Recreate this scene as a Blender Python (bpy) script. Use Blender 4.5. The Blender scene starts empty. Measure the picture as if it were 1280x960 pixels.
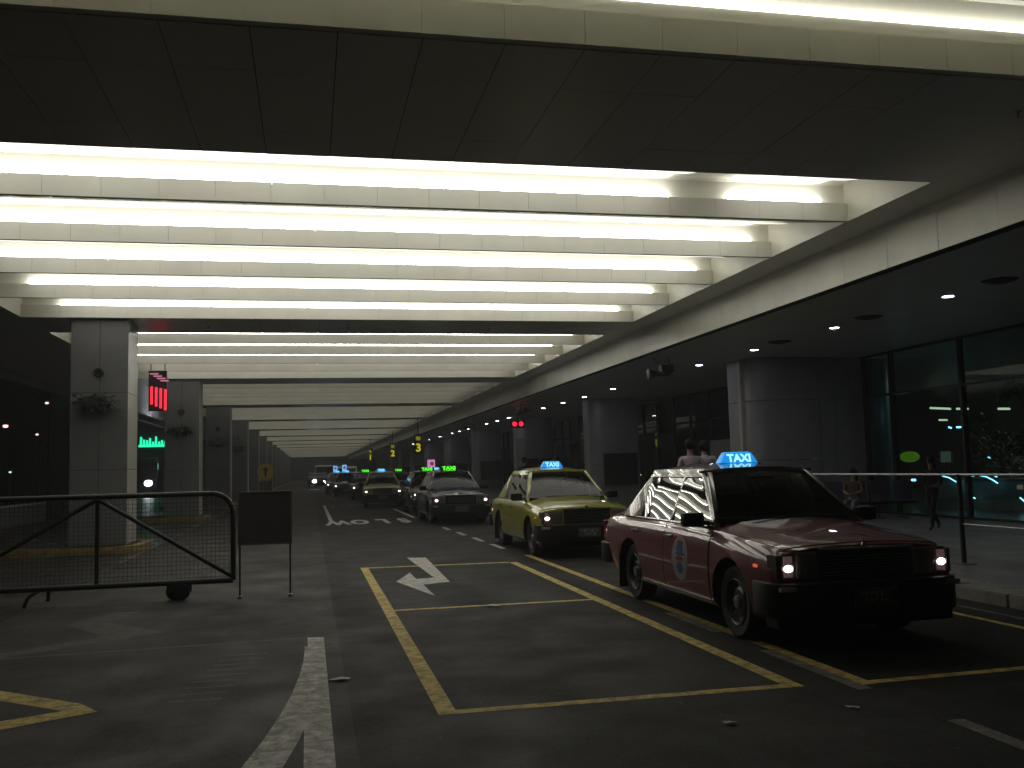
import bpy, bmesh, math, random
from mathutils import Vector, Matrix
R_ = math.radians
random.seed(7)
S = bpy.context.scene
COL = S.collection
# ------------------------------------------------------------------ camera
cam_d = bpy.data.cameras.new('camera'); cam = bpy.data.objects.new('camera', cam_d); COL.objects.link(cam)
RW = ((0.9778902, -0.0063405, 0.2090228), (-0.2075934, 0.0910786, 0.9739660), (-0.0252129, -0.9958235, 0.0877486))
m = Matrix.Identity(4)
for i in range(3):
    m[i][0] = RW[i][0]; m[i][1] = -RW[i][1]; m[i][2] = -RW[i][2]
m[2][3] = 1.53
cam.matrix_world = m
cam_d.sensor_width = 36; cam_d.lens = 1187 / 1280 * 36; cam_d.clip_start = .05; cam_d.clip_end = 2000
S.camera = cam
# ------------------------------------------------------------------ night sky
W = bpy.data.worlds.new('World'); S.world = W; W.use_nodes = True
wn = W.node_tree; bg = wn.nodes['Background']
sky = wn.nodes.new('ShaderNodeTexSky'); sky.sky_type = 'NISHITA'; sky.sun_disc = False
sky.sun_elevation = R_(-4); sky.sun_rotation = R_(200)
wn.links.new(sky.outputs[0], bg.inputs[0]); bg.inputs[1].default_value = 0.02
S.view_settings.view_transform = 'Standard'; S.view_settings.look = 'None'
S.view_settings.exposure = 0.0; S.view_settings.gamma = 1
S.cycles.use_denoising = True
S.cycles.max_bounces = 8; S.cycles.diffuse_bounces = 5; S.cycles.glossy_bounces = 4
S.cycles.transparent_max_bounces = 12; S.cycles.sample_clamp_indirect = 4
S.cycles.caustics_reflective = False; S.cycles.caustics_refractive = False
LIGHT_E = 30
# ------------------------------------------------------------------ materials
MC = {}
def mat(name, col, rough=.5, metal=0, spec=.5, var=0, vscale=3, bump=0, bscale=60, emit=None, es=0, coat=0, rvar=0, sampling=None):
    if name in MC: return MC[name]
    M = bpy.data.materials.new(name); M.use_nodes = True; MC[name] = M
    nt = M.node_tree; p = nt.nodes['Principled BSDF']
    p.inputs['Base Color'].default_value = (*col, 1); p.inputs['Roughness'].default_value = rough
    p.inputs['Metallic'].default_value = metal; p.inputs['Specular IOR Level'].default_value = spec
    if coat:
        p.inputs['Coat Weight'].default_value = coat; p.inputs['Coat Roughness'].default_value = .03
    if emit:
        p.inputs['Emission Color'].default_value = (*emit, 1); p.inputs['Emission Strength'].default_value = es
    if sampling: M.cycles.emission_sampling = sampling
    if var or bump or rvar:
        tc = nt.nodes.new('ShaderNodeNewGeometry')
        n = nt.nodes.new('ShaderNodeTexNoise'); n.inputs['Scale'].default_value = vscale; n.inputs['Detail'].default_value = 6
        n.inputs['Roughness'].default_value = .65
        nt.links.new(tc.outputs['Position'], n.inputs['Vector'])
        if var:
            cr = nt.nodes.new('ShaderNodeMapRange'); cr.inputs['From Min'].default_value = .3; cr.inputs['From Max'].default_value = .7
            cr.inputs['To Min'].default_value = 1 - var; cr.inputs['To Max'].default_value = 1 + var
            nt.links.new(n.outputs['Fac'], cr.inputs['Value'])
            mx = nt.nodes.new('ShaderNodeVectorMath'); mx.operation = 'SCALE'; mx.inputs[0].default_value = col
            nt.links.new(cr.outputs[0], mx.inputs['Scale']); nt.links.new(mx.outputs[0], p.inputs['Base Color'])
        if rvar:
            rr = nt.nodes.new('ShaderNodeMapRange'); rr.inputs['From Min'].default_value = .3; rr.inputs['From Max'].default_value = .7
            rr.inputs['To Min'].default_value = max(0, rough - rvar); rr.inputs['To Max'].default_value = rough + rvar
            nt.links.new(n.outputs['Fac'], rr.inputs['Value']); nt.links.new(rr.outputs[0], p.inputs['Roughness'])
        if bump:
            n2 = nt.nodes.new('ShaderNodeTexNoise'); n2.inputs['Scale'].default_value = bscale; n2.inputs['Detail'].default_value = 3
            nt.links.new(tc.outputs['Position'], n2.inputs['Vector'])
            b = nt.nodes.new('ShaderNodeBump'); b.inputs['Strength'].default_value = bump; b.inputs['Distance'].default_value = .01
            nt.links.new(n2.outputs['Fac'], b.inputs['Height']); nt.links.new(b.outputs[0], p.inputs['Normal'])
    return M
def emis(name, col, s, sampling='NONE'):
    return mat(name, (.02, .02, .02), .4, emit=col, es=s, sampling=sampling)
def ground_mat(name, col, rough, crack=True, agg=220, stain=.35, rv=.12):
    M = bpy.data.materials.new(name); M.use_nodes = True; MC[name] = M
    nt = M.node_tree; L = nt.links.new; p = nt.nodes['Principled BSDF']
    g = nt.nodes.new('ShaderNodeNewGeometry')
    def noise(sc, det=5, vec=None):
        n = nt.nodes.new('ShaderNodeTexNoise'); n.inputs['Scale'].default_value = sc; n.inputs['Detail'].default_value = det
        n.inputs['Roughness'].default_value = .6; L(vec or g.outputs['Position'], n.inputs['Vector']); return n.outputs['Fac']
    def rng(v, a, b, c, d):
        r = nt.nodes.new('ShaderNodeMapRange'); L(v, r.inputs['Value'])
        for k, x in zip(('From Min', 'From Max', 'To Min', 'To Max'), (a, b, c, d)): r.inputs[k].default_value = x
        return r.outputs[0]
    def mul(a, b):
        x = nt.nodes.new('ShaderNodeMath'); x.operation = 'MULTIPLY'; L(a, x.inputs[0]); L(b, x.inputs[1]); return x.outputs[0]
    big = rng(noise(.5, 6), .3, .7, 1 - stain, 1 + stain)
    mp = nt.nodes.new('ShaderNodeMapping'); mp.inputs['Scale'].default_value = (2.4, .12, 1); L(g.outputs['Position'], mp.inputs['Vector'])
    streak = rng(noise(1, 4, mp.outputs[0]), .3, .7, .8, 1.2)         # wear along the driving direction
    fine = mul(rng(noise(agg * .45, 2), .3, .7, .45, 1.6), rng(noise(30, 3), .3, .7, .72, 1.3))
    spots = rng(noise(3.1, 3), .62, .70, 1, .62)                      # oil spots
    grit = rng(noise(17, 2), .68, .74, 1, 2.6)                        # pale grit
    v = mul(mul(mul(mul(big, streak), fine), spots), grit)
    if crack:
        vo = nt.nodes.new('ShaderNodeTexVoronoi'); vo.feature = 'DISTANCE_TO_EDGE'; vo.inputs['Scale'].default_value = .45
        wv = nt.nodes.new('ShaderNodeVectorMath'); wv.operation = 'ADD'
        nn = nt.nodes.new('ShaderNodeTexNoise'); nn.inputs['Scale'].default_value = 1.6; L(g.outputs['Position'], nn.inputs['Vector'])
        L(g.outputs['Position'], wv.inputs[0]); L(nn.outputs['Color'], wv.inputs[1]); L(wv.outputs[0], vo.inputs['Vector'])
        v = mul(v, rng(vo.outputs['Distance'], 0, .008, .72, 1))
    sc = nt.nodes.new('ShaderNodeVectorMath'); sc.operation = 'SCALE'; sc.inputs[0].default_value = col; L(v, sc.inputs['Scale'])
    L(sc.outputs[0], p.inputs['Base Color'])
    L(rng(noise(1.3, 6), .3, .7, rough - rv, rough + rv), p.inputs['Roughness'])
    b = nt.nodes.new('ShaderNodeBump'); b.inputs['Strength'].default_value = .5; b.inputs['Distance'].default_value = .004
    L(noise(140, 3), b.inputs['Height']); L(b.outputs[0], p.inputs['Normal'])
    p.inputs['Specular IOR Level'].default_value = .11
    return M
def paint_mat(name, col, wear=.5):
    """road paint, worn through in patches to the asphalt below"""
    M = bpy.data.materials.new(name); M.use_nodes = True; MC[name] = M
    nt = M.node_tree; L = nt.links.new; p = nt.nodes['Principled BSDF']; g = nt.nodes.new('ShaderNodeNewGeometry')
    n = nt.nodes.new('ShaderNodeTexNoise'); n.inputs['Scale'].default_value = 9; n.inputs['Detail'].default_value = 8; n.inputs['Roughness'].default_value = .75
    L(g.outputs['Position'], n.inputs['Vector'])
    cr = nt.nodes.new('ShaderNodeMapRange'); L(n.outputs['Fac'], cr.inputs['Value'])
    cr.inputs['From Min'].default_value = .30 + .22 * wear; cr.inputs['From Max'].default_value = .42 + .30 * wear
    mx = nt.nodes.new('ShaderNodeMix'); mx.data_type = 'RGBA'
    mx.inputs['A'].default_value = (col[0] * .4 + .014, col[1] * .4 + .0135, col[2] * .4 + .012, 1); mx.inputs['B'].default_value = (*col, 1)
    L(cr.outputs[0], mx.inputs['Factor']); L(mx.outputs['Result'], p.inputs['Base Color'])
    p.inputs['Roughness'].default_value = .7; p.inputs['Specular IOR Level'].default_value = .11
    b = nt.nodes.new('ShaderNodeBump'); b.inputs['Strength'].default_value = .4; b.inputs['Distance'].default_value = .003
    n2 = nt.nodes.new('ShaderNodeTexNoise'); n2.inputs['Scale'].default_value = 120; L(g.outputs['Position'], n2.inputs['Vector'])
    L(n2.outputs['Fac'], b.inputs['Height']); L(b.outputs[0], p.inputs['Normal'])
    return M
def glass_mat(name, tint, refl=1.0, wav=0, wscale=2.5, f0=.08):
    M = bpy.data.materials.new(name); M.use_nodes = True; MC[name] = M
    nt = M.node_tree; L = nt.links.new; nt.nodes.clear()
    out = nt.nodes.new('ShaderNodeOutputMaterial'); mix = nt.nodes.new('ShaderNodeMixShader')
    tr = nt.nodes.new('ShaderNodeBsdfTransparent'); tr.inputs[0].default_value = (*tint, 1)
    gl = nt.nodes.new('ShaderNodeBsdfGlossy'); gl.inputs['Roughness'].default_value = .015; gl.inputs['Color'].default_value = (refl,) * 3 + (1,)
    g0 = nt.nodes.new('ShaderNodeNewGeometry'); dt = nt.nodes.new('ShaderNodeVectorMath'); dt.operation = 'DOT_PRODUCT'
    L(g0.outputs['Normal'], dt.inputs[0]); L(g0.outputs['Incoming'], dt.inputs[1])
    def mt(op, a, b=0.0):
        x = nt.nodes.new('ShaderNodeMath'); x.operation = op
        for k, v in ((0, a), (1, b)):
            if isinstance(v, (int, float)): x.inputs[k].default_value = v
            else: L(v, x.inputs[k])
        return x.outputs[0]
    F = mt('ADD', mt('MULTIPLY', mt('POWER', mt('SUBTRACT', 1.0, mt('ABSOLUTE', dt.outputs['Value'])), 5.0), 1 - f0), f0)
    if wav:
        g = nt.nodes.new('ShaderNodeNewGeometry')
        n = nt.nodes.new('ShaderNodeTexNoise'); n.inputs['Scale'].default_value = wscale; n.inputs['Detail'].default_value = 1
        L(g.outputs['Position'], n.inputs['Vector'])
        b = nt.nodes.new('ShaderNodeBump'); b.inputs['Strength'].default_value = 1; b.inputs['Distance'].default_value = wav
        L(n.outputs['Fac'], b.inputs['Height']); L(b.outputs[0], gl.inputs['Normal'])
    L(F, mix.inputs[0]); L(tr.outputs[0], mix.inputs[1]); L(gl.outputs[0], mix.inputs[2]); L(mix.outputs[0], out.inputs[0])
    return M
concrete = ground_mat('worn_concrete', (.027, .026, .022), .7)
asphalt = ground_mat('asphalt', (.019, .0187, .0172), .75)
wetroad = ground_mat('damp_asphalt', (.034, .033, .030), .34, rv=.12)
paving = ground_mat('pavement_stone', (.16, .16, .16), .40, crack=False, agg=90, stain=.15)
kerbm = mat('kerb_stone', (.20, .19, .16), .7, var=.3, vscale=6, bump=.4)
kerby = mat('kerb_yellow', (.20, .15, .04), .6, var=.5, vscale=7, bump=.4)
yel = paint_mat('yellow_paint', (.60, .46, .15), .5)
whi = paint_mat('white_paint', (.62, .60, .53), .6)
whi_old = paint_mat('faded_white_paint', (.26, .25, .22), .8)
whi_ghost = paint_mat('ghost_paint', (.080, .077, .067), .6)
pale = mat('pale_panel', (.67, .655, .555), .42, var=.09, vscale=1.1, bump=.15, bscale=3)
reflw = mat('reflector_white', (.80, .79, .70), .5, var=.04, vscale=2)
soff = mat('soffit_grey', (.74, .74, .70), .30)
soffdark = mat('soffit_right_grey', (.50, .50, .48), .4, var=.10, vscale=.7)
joint = mat('joint_black', (.012, .012, .012), .8)
pill = mat('pillar_cladding', (.145, .145, .142), .5, var=.12, vscale=1.2)
pille = mat('pillar_lit_side_and_trim', (.45, .44, .37), .45, var=.1, vscale=2)  # paler right pillar faces: light on that side put into the colour
glowm = emis('added_glow', (1, .98, .90), 1.4, sampling='AUTO')  # glowing sheets added below the reflectors, standing in for tube light on them
glow2 = emis('added_glow_second_bay', (1, .98, .90), .9, sampling='AUTO'); glow3 = emis('added_glow_far_bays', (1, .965, .85), .42, sampling='AUTO')
lightn = emis('fluorescent_tube_near', (1, .98, .88), LIGHT_E * .6, sampling='AUTO')
lightm = emis('fluorescent_tube', (1, .98, .90), LIGHT_E, sampling='AUTO')
black = mat('black_plastic', (.008, .008, .009), .5, spec=.3)
dark = mat('dark_metal', (.02, .02, .02), .45, metal=.3)
steel = mat('steel', (.35, .35, .36), .35, metal=.9)
chrome = mat('chrome', (.75, .75, .75), .12, metal=1)
rubber = mat('rubber', (.012, .012, .012), .85)
downl = emis('downlight_lamp', (.80, .86, 1), 45, sampling='AUTO')
wallg = mat('column_cladding', (.30, .29, .30), .45, var=.10, vscale=1.1)
mull = mat('mullion_dark', (.018, .02, .02), .4, metal=.4)
pane = glass_mat('pane_glass', (.75, .85, .80), .8, f0=.045)
# ------------------------------------------------------------------ helpers
def link(o, parent=None):
    COL.objects.link(o)
    if parent is not None: o.parent = parent
    return o
def tag(o, label=None, cat=None, group=None, kind=None):
    if label: o['label'] = label
    if cat: o['category'] = cat
    if group: o['group'] = group
    if kind: o['kind'] = kind
    return o
def empty(name, loc=(0, 0, 0), rz=0, **k):
    o = bpy.data.objects.new(name, None); o.location = loc; o.rotation_euler = (0, 0, rz); o.empty_display_size = .1
    link(o); return tag(o, **k)
def box(bm, a, b, mi=0):
    x0, y0, z0 = a; x1, y1, z1 = b
    v = [bm.verts.new(p) for p in ((x0, y0, z0), (x1, y0, z0), (x1, y1, z0), (x0, y1, z0), (x0, y0, z1), (x1, y0, z1), (x1, y1, z1), (x0, y1, z1))]
    for f in ((0, 3, 2, 1), (4, 5, 6, 7), (0, 1, 5, 4), (1, 2, 6, 5), (2, 3, 7, 6), (3, 0, 4, 7)):
        bm.faces.new([v[i] for i in f]).material_index = mi
    return v
def tube(bm, p, q, r, seg=8, r2=None, caps=True, mi=0):
    p = Vector(p); q = Vector(q); d = (q - p).normalized(); u = d.orthogonal().normalized(); w = d.cross(u); r2 = r if r2 is None else r2
    A = [bm.verts.new(p + (u * math.cos(t) + w * math.sin(t)) * r) for t in [2 * math.pi * i / seg for i in range(seg)]]
    B = [bm.verts.new(q + (u * math.cos(t) + w * math.sin(t)) * r2) for t in [2 * math.pi * i / seg for i in range(seg)]]
    for i in range(seg): bm.faces.new((A[i], A[(i + 1) % seg], B[(i + 1) % seg], B[i])).material_index = mi
    if caps:
        bm.faces.new(A[::-1]).material_index = mi; bm.faces.new(B).material_index = mi
def path(bm, pts, r, seg=8):
    for a, b in zip(pts, pts[1:]): tube(bm, a, b, r, seg)
def prism(bm, poly, z0, z1, axis='z'):
    def P(a, b, c): return {'z': (a, b, c), 'x': (c, a, b), 'y': (a, c, b)}[axis]
    A = [bm.verts.new(P(a, b, z0)) for a, b in poly]; B = [bm.verts.new(P(a, b, z1)) for a, b in poly]
    n = len(poly)
    fs = [bm.faces.new(A[::-1]), bm.faces.new(B)] + [bm.faces.new((A[i], A[(i + 1) % n], B[(i + 1) % n], B[i])) for i in range(n)]
    return fs
def fin(name, bm, M, parent=None, smooth=None, loc=None, bevel=0, objlink=False, **k):
    bmesh.ops.recalc_face_normals(bm, faces=bm.faces)
    if bevel:
        bmesh.ops.bevel(bm, geom=[e for e in bm.edges if len(e.link_faces) == 2 and e.calc_face_angle(0) > .6], offset=bevel, segments=2, profile=.6, affect='EDGES')
    me = bpy.data.meshes.new(name); bm.to_mesh(me); bm.free()
    ms = M if isinstance(M, (list, tuple)) else [M]
    for x in ms: me.materials.append(x)
    if smooth is not None:
        for p in me.polygons: p.use_smooth = True
        me.set_sharp_from_angle(angle=R_(smooth))
    o = bpy.data.objects.new(name, me); link(o, parent)
    if loc: o.location = loc
    if objlink:
        o.material_slots[0].link = 'OBJECT'; o.material_slots[0].material = ms[0]
    return tag(o, **k)
def inst(name, me, parent=None, loc=(0, 0, 0), rz=0, **k):
    o = bpy.data.objects.new(name, me); link(o, parent); o.location = loc; o.rotation_euler = (0, 0, rz)
    return tag(o, **k)
def BX(name, a, b, M, parent=None, bevel=0, **k):
    bm = bmesh.new(); box(bm, a, b); return fin(name, bm, M, parent, bevel=bevel, **k)
def box_mesh(name, a, b, M):
    bm = bmesh.new(); box(bm, a, b); bmesh.ops.recalc_face_normals(bm, faces=bm.faces)
    me = bpy.data.meshes.new(name); bm.to_mesh(me); bm.free(); me.materials.append(M); return me
def lathe(bm, prof, seg=28, axis='x', c=(0, 0, 0), mi=0):
    rings = []
    for a, r in prof:
        ring = []
        for i in range(seg):
            t = 2 * math.pi * i / seg; u, v = r * math.cos(t), r * math.sin(t)
            p = {'x': (a, u, v), 'z': (u, v, a), 'y': (u, a, v)}[axis]
            ring.append(bm.verts.new((p[0] + c[0], p[1] + c[1], p[2] + c[2])))
        rings.append(ring)
    for A, B in zip(rings, rings[1:]):
        for i in range(seg): bm.faces.new((A[i], A[(i + 1) % seg], B[(i + 1) % seg], B[i])).material_index = mi
    return rings
def sheet(name, poly, z, M, parent=None, **k):
    bm = bmesh.new(); bm.faces.new([bm.verts.new((x, y, z)) for x, y in poly])
    bmesh.ops.triangulate(bm, faces=bm.faces)
    for f in bm.faces:
        if f.normal.z < 0: f.normal_flip()
    me = bpy.data.meshes.new(name); bm.to_mesh(me); bm.free(); me.materials.append(M)
    o = bpy.data.objects.new(name, me); link(o, parent); return tag(o, **k)
def text_mesh(txt, size, depth=.004, bold=0.0):
    c = bpy.data.curves.new('lettering', 'FONT'); c.body = txt; c.size = size; c.extrude = depth; c.align_x = 'CENTER'; c.align_y = 'CENTER'; c.offset = bold
    o = bpy.data.objects.new('lettering', c); COL.objects.link(o)
    dg = bpy.context.evaluated_depsgraph_get(); me = bpy.data.meshes.new_from_object(o.evaluated_get(dg))
    bpy.data.objects.remove(o); bpy.data.curves.remove(c); me.materials.clear(); return me
def text_obj(name, txt, size, M, parent, loc, rot, depth=.004, bold=0.0, sx=1, sy=1, **k):
    me = text_mesh(txt, size, depth, bold); me.materials.append(M)
    o = bpy.data.objects.new(name, me); link(o, parent); o.location = loc; o.rotation_euler = rot; o.scale = (sx, sy, 1); return tag(o, **k)
ORD = ['first', 'second', 'third', 'fourth', 'fifth', 'sixth', 'seventh', 'eighth', 'ninth', 'tenth', 'eleventh', 'twelfth', 'thirteenth', 'fourteenth', 'fifteenth', 'sixteenth', 'seventeenth', 'eighteenth']
# ------------------------------------------------------------------ ground
sheet('ground', [(-400, -60), (400, -60), (400, 900), (-400, 900)], -.006, wetroad, kind='structure')
sheet('concrete_apron', [(-3.3, -8), (.25, -8), (.25, 240), (-3.3, 240)], 0, concrete, kind='structure')
sheet('road', [(.25, -8), (6.88, -8), (6.88, 240), (.25, 240)], 0, asphalt, kind='structure')
BX('pavement', (7.19, -8, -.01), (60, 240, .125), paving, kind='structure')
# kerb of single stones along the pavement
kerb = empty('kerb', (6.88, 0, 0), kind='structure')
km = box_mesh('kerb_stone', (0, 0, -.01), (.305, .885, .13), kerbm)
kme = bmesh.new(); kme.from_mesh(km)
bmesh.ops.bevel(kme, geom=[e for e in kme.edges], offset=.012, segments=2, affect='EDGES'); kme.to_mesh(km); kme.free()
for i in range(60): inst('kerb_stone', km, kerb, (random.uniform(-.004, .004), 2.2 + .9 * i, random.uniform(-.003, .003)))
bm = bmesh.new(); box(bm, (0, 56.2, -.01), (.305, 240, .13)); fin('far_kerb_run', bm, kerbm, kerb)
# ------------------------------------------------------------------ painted markings
mk = .0018
def strip(name, p, q, w, M, **k):
    """flat painted band from p to q, its left edge on the line"""
    d = Vector((q[0] - p[0], q[1] - p[1])); d.normalize(); n = Vector((d.y, -d.x)) * w
    return sheet(name, [p, q, (q[0] + n.x, q[1] + n.y), (p[0] + n.x, p[1] + n.y)], k.pop('z', mk), M, **k)
b1 = empty('yellow_box_marking', (2, 10, 0), kind='structure')
def chl(o, par):
    o.parent = par; o.matrix_parent_inverse = Matrix.Translation(par.location).inverted(); return o
for p, q, w in (((.78, 6.06), (.78, 15.5), .12), ((3.16, 6.06), (3.16, 15.28), .12), ((.90, 6.16), (3.16, 6.16), .10), ((.90, 15.48), (3.16, 15.36), .12), ((.90, 10.70), (3.16, 10.70), .10)):
    chl(strip('painted_line', p, q, w, yel), b1)
b2 = empty('taxi_bay_marking', (5, 9, 0), kind='structure')
for p, q, w, M in (((3.66, 5.98), (3.66, 16.4), .11, yel), ((3.77, 6.08), (7, 6.2), .09, yel), ((6.14, 6.4), (6.14, 60), .08, yel), ((6.5, 2), (6.5, 60), .05, whi_old)):
    chl(strip('painted_line', p, q, w, M), b2)
ld = empty('lane_dashes', (3.6, 20, 0), kind='structure')
for y0, y1, x in ((1.2, 5.04, 3.62), (5.86, 7.3, 3.56), (8.2, 9.4, 3.56), (17.9, 19.1, 3.54), (19.9, 21.1, 3.5), (21.9, 23.1, 3.45), (24.1, 25.2, 3.4), (31.0, 38.6, 3.24)):
    chl(strip('painted_dash', (x, y0), (x, y1), .11, whi_old if y1 < 10 else whi), ld)
sb = empty('slow_marking', (1.9, 30, 0), kind='structure')
for p, q, w in (((.59, 30.2), (.59, 45.2), .12), ((.71, 45.2), (3.2, 45.2), .12), ((1.6, 37.4), (3.0, 37.4), .12)):
    chl(strip('painted_line', p, q, w, whi_old if q[1] == 37.4 else whi), sb)
for ch, cx_ in zip('SLOW', (2.82, 2.17, 1.48, .82)):
    me = text_mesh(ch, .9, 0, .045); me.materials.append(whi)
    o = bpy.data.objects.new('painted_letter', me); link(o); o.rotation_euler = (0, 0, math.pi); o.scale = (.72, 3.6, 1)
    zz = [v.co for v in me.vertices]; mx_ = (max(v.x for v in zz) + min(v.x for v in zz)) / 2; my_ = (max(v.y for v in zz) + min(v.y for v in zz)) / 2
    o.location = (cx_ + mx_ * .72, 29.5 + my_ * 3.6, mk + .001); chl(o, sb)
for x, y, w_, l in ((.85, 41.8, .34, .25), (.95, 43.3, .12, 1.2), (1.45, 42.0, .40, .3), (1.7, 43.2, .12, 1.2), (1.40, 43.4, .10, .9)):
    chl(sheet('painted_stroke', [(x, y), (x + w_, y), (x + w_, y + l), (x, y + l)], mk, whi_old), sb)
sheet('turn_arrow_marking', [(1.66, 16.87), (1.98, 16.78), (1.86, 13.03), (1.48, 12.86), (1.48, 11.67), (1.16, 13.34), (1.46, 14.44), (1.46, 13.56), (1.72, 13.64)], .0034, whi, kind='structure')
# white wedge by the concrete apron: straight stripe and a curve that leaves it
sheet('white_wedge_marking', [(-.03, 9.23), (.12, 9.2), (.125, 5.1), (.125, 3.0), (-.04, 3.0), (-.04, 5.2), (-.045, 6.9), (-.02, 8.2)], mk, whi, kind='structure')
cl = []; cr_ = []
for i in range(9):
    t = i / 8; y = 8.75 - 4.8 * t; x = -.03 - .62 * t ** 2.1
    cl.append((x - .02, y)); cr_.append((x + .11 + .13 * t, y))
sheet('curved_wedge_marking', cl + cr_[::-1], .0034, whi, kind='structure')
strip('faint_white_line', (-.03, 9.2), (-5.5, 8.9), .06, whi_ghost, z=.001, kind='structure')
sheet('yellow_chevron_marking', [(-1.37, 6.84), (-1.60, 6.93), (-3.2, 8.35), (-3.2, 8.62), (-1.54, 7.12)], mk, yel, kind='structure')
sheet('yellow_chevron_arm_marking', [(-1.37, 6.84), (-1.60, 6.93), (-3.4, 6.06), (-3.4, 5.86), (-1.9, 6.52)], mk + .001, yel, kind='structure')
sheet('faded_arrow_marking', [(-1.42, 10.07), (-2.65, 9.1), (-3.6, 8.7), (-3.6, 8.95), (-2.65, 9.4), (-1.95, 10.02), (-2.5, 10.9), (-2.2, 11.7), (-1.9, 11.7), (-2.1, 10.95)], .001, whi_ghost, kind='structure')
for i in range(9): strip('faded_hatch_marking', (-.95 + .03 * i, 7.0 + .2 * i), (-.60 + .03 * i, 7.0 + .2 * i), .05, whi_ghost, z=.001, kind='structure')
paperm = mat('litter_paper', (.42, .42, .38), .8)
for nm, x, y, s, lb in (('litter', .21, 7.3, .10, 'crumpled pale scrap on the asphalt beside the white wedge marking'), ('litter', 2.4, 5.34, .055, 'small pale scrap of paper on the road below the yellow box'),
                     ('litter', 3.26, 5.44, .05, 'tiny pale scrap on the road below the front bumper of the red taxi'), ('litter', 1.98, 10.55, .12, 'flattened pale scrap on the cross line inside the yellow box')):
    bm = bmesh.new(); n = 9
    vs = [bm.verts.new((x + s * math.cos(6.283 * i / n) * random.uniform(.6, 1), y + s * .8 * math.sin(6.283 * i / n) * random.uniform(.5, 1), .008 + random.uniform(0, .014))) for i in range(n)]
    c = bm.verts.new((x, y, .017))
    for i in range(n): bm.faces.new((c, vs[i], vs[(i + 1) % n]))
    bm2 = bm; fin(nm, bm2, paperm, label=lb, cat='litter', group='scraps of litter on the road')
# ------------------------------------------------------------------ ceiling
H = 4.85; XL, XR = -5.75, 7.40
ceil = empty('ceiling', (0, 0, H), kind='structure')
def cbm(name, bm, M, par=None, **k):
    o = fin(name, bm, M, **k); return chl(o, par or ceil)
PER = 13.1
bays = [(9.95 + PER * i, 20.84 + PER * i) for i in range(15)]
def bay(y0, y1, near, ys, first=False, lit=True, glow_m=None, fh=0.0):
    HH = H + fh; glow_m = glow_m or glowm
    """ys: front faces of the fins; returns nothing"""
    prev = y0
    # side walls of the recess
    bm = bmesh.new(); box(bm, (XR, y0 - .02, H), (XR + .05, y1 + .1, H + .7)); cbm('recess_side_wall', bm, pale)
    bm = bmesh.new(); box(bm, (XL - .05, y0 - .02, H), (XL, y1 + .1, H + .7)); cbm('recess_side_wall', bm, pale)
    for j, y in enumerate(ys):
        # white reflector: rises over the opening, turns down behind the fin
        bm = bmesh.new()
        for xa, xb in ((XL, XR),):
            pr = [(prev, H + .012), (y - .62, HH + .40), (y - .22, HH + .53), (y - .02, HH + .56), (y + .055, HH + .55), (y + .083, HH + .52), (y + .083, H + .2)]
            up = [(a_, z_ + .012) for a_, z_ in pr[:4]] + [(y + .095, HH + .57), (y + .095, H + .2)]
            prism(bm, pr + up[::-1], xa, xb, 'x')
        rf = cbm('reflector', bm, reflw)
        if near:
            bm = bmesh.new(); ym = y - .62
            for q in range(20):
                xx = XL + .4 + .65 * q; prism(bm, [(prev, H + .008), (prev + .55 * (ym - prev), H + .008 + .55 * .388), (prev + .55 * (ym - prev), H + .012 + .55 * .388), (prev, H + .012)], xx, xx + .006, 'x')
            cbm('reflector_seam', bm, mat('seam_grey', (.12, .12, .10), .7), rf, kind='stuff')
        # the fin below it: backing with clad face
        bm = bmesh.new(); box(bm, (XL, y + .012, H), (XR, y + .03, H + .25)); box(bm, (XL, y + .03, H), (XR, y + .08, H + .215)); fh and box(bm, (XL, y + .031, H + .25), (XR, y + .05, HH + .235)); f = cbm('fin', bm, pale)
        bm = bmesh.new(); box(bm, (XL, y + .0965, H + .01), (XR, y + .10, HH + .60)); cbm('fin_back', bm, pale)
        if near:
            xs = .205 if j % 2 == 0 else .0
            for k in range(-10, 12):
                xa, xb = max(XL, xs + .65 * k), min(XR, xs + .65 * (k + 1))
                if xb - xa < .05: continue
                bm = bmesh.new(); box(bm, (xa + .0018, y + random.uniform(-.001, .001), H - .003), (xb - .0018, y + .012, H + .252 + (.03 if fh else 0)))
                cbm('fin_panel', bm, pale, f)
        # tubes behind the top edge, with the added glow sheet before the reflector
        segs = [(-5.0 if first else -5.2, 7.05)] if lit else []
        if first and j == 0: segs = [(-5.4, 4.75), (5.62, 7.0)]
        if first and j == 1: segs = [(-5.4, 7.05)]
        for a, b in segs:
            if glow_m is glowm or glow_m is glow2:
                bm = bmesh.new(); tube(bm, (a, y + .036, HH + .266), (b, y + .036, HH + .266), .016, 10); cbm('light_tube', bm, lightm if not fh else lightn)
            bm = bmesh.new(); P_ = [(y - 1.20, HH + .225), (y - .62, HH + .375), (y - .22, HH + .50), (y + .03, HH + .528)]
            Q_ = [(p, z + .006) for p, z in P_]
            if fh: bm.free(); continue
            prism(bm, P_ + Q_[::-1], a, b, 'x'); cbm('added_glow_panel', bm, glow_m)
        prev = y + .10
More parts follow.
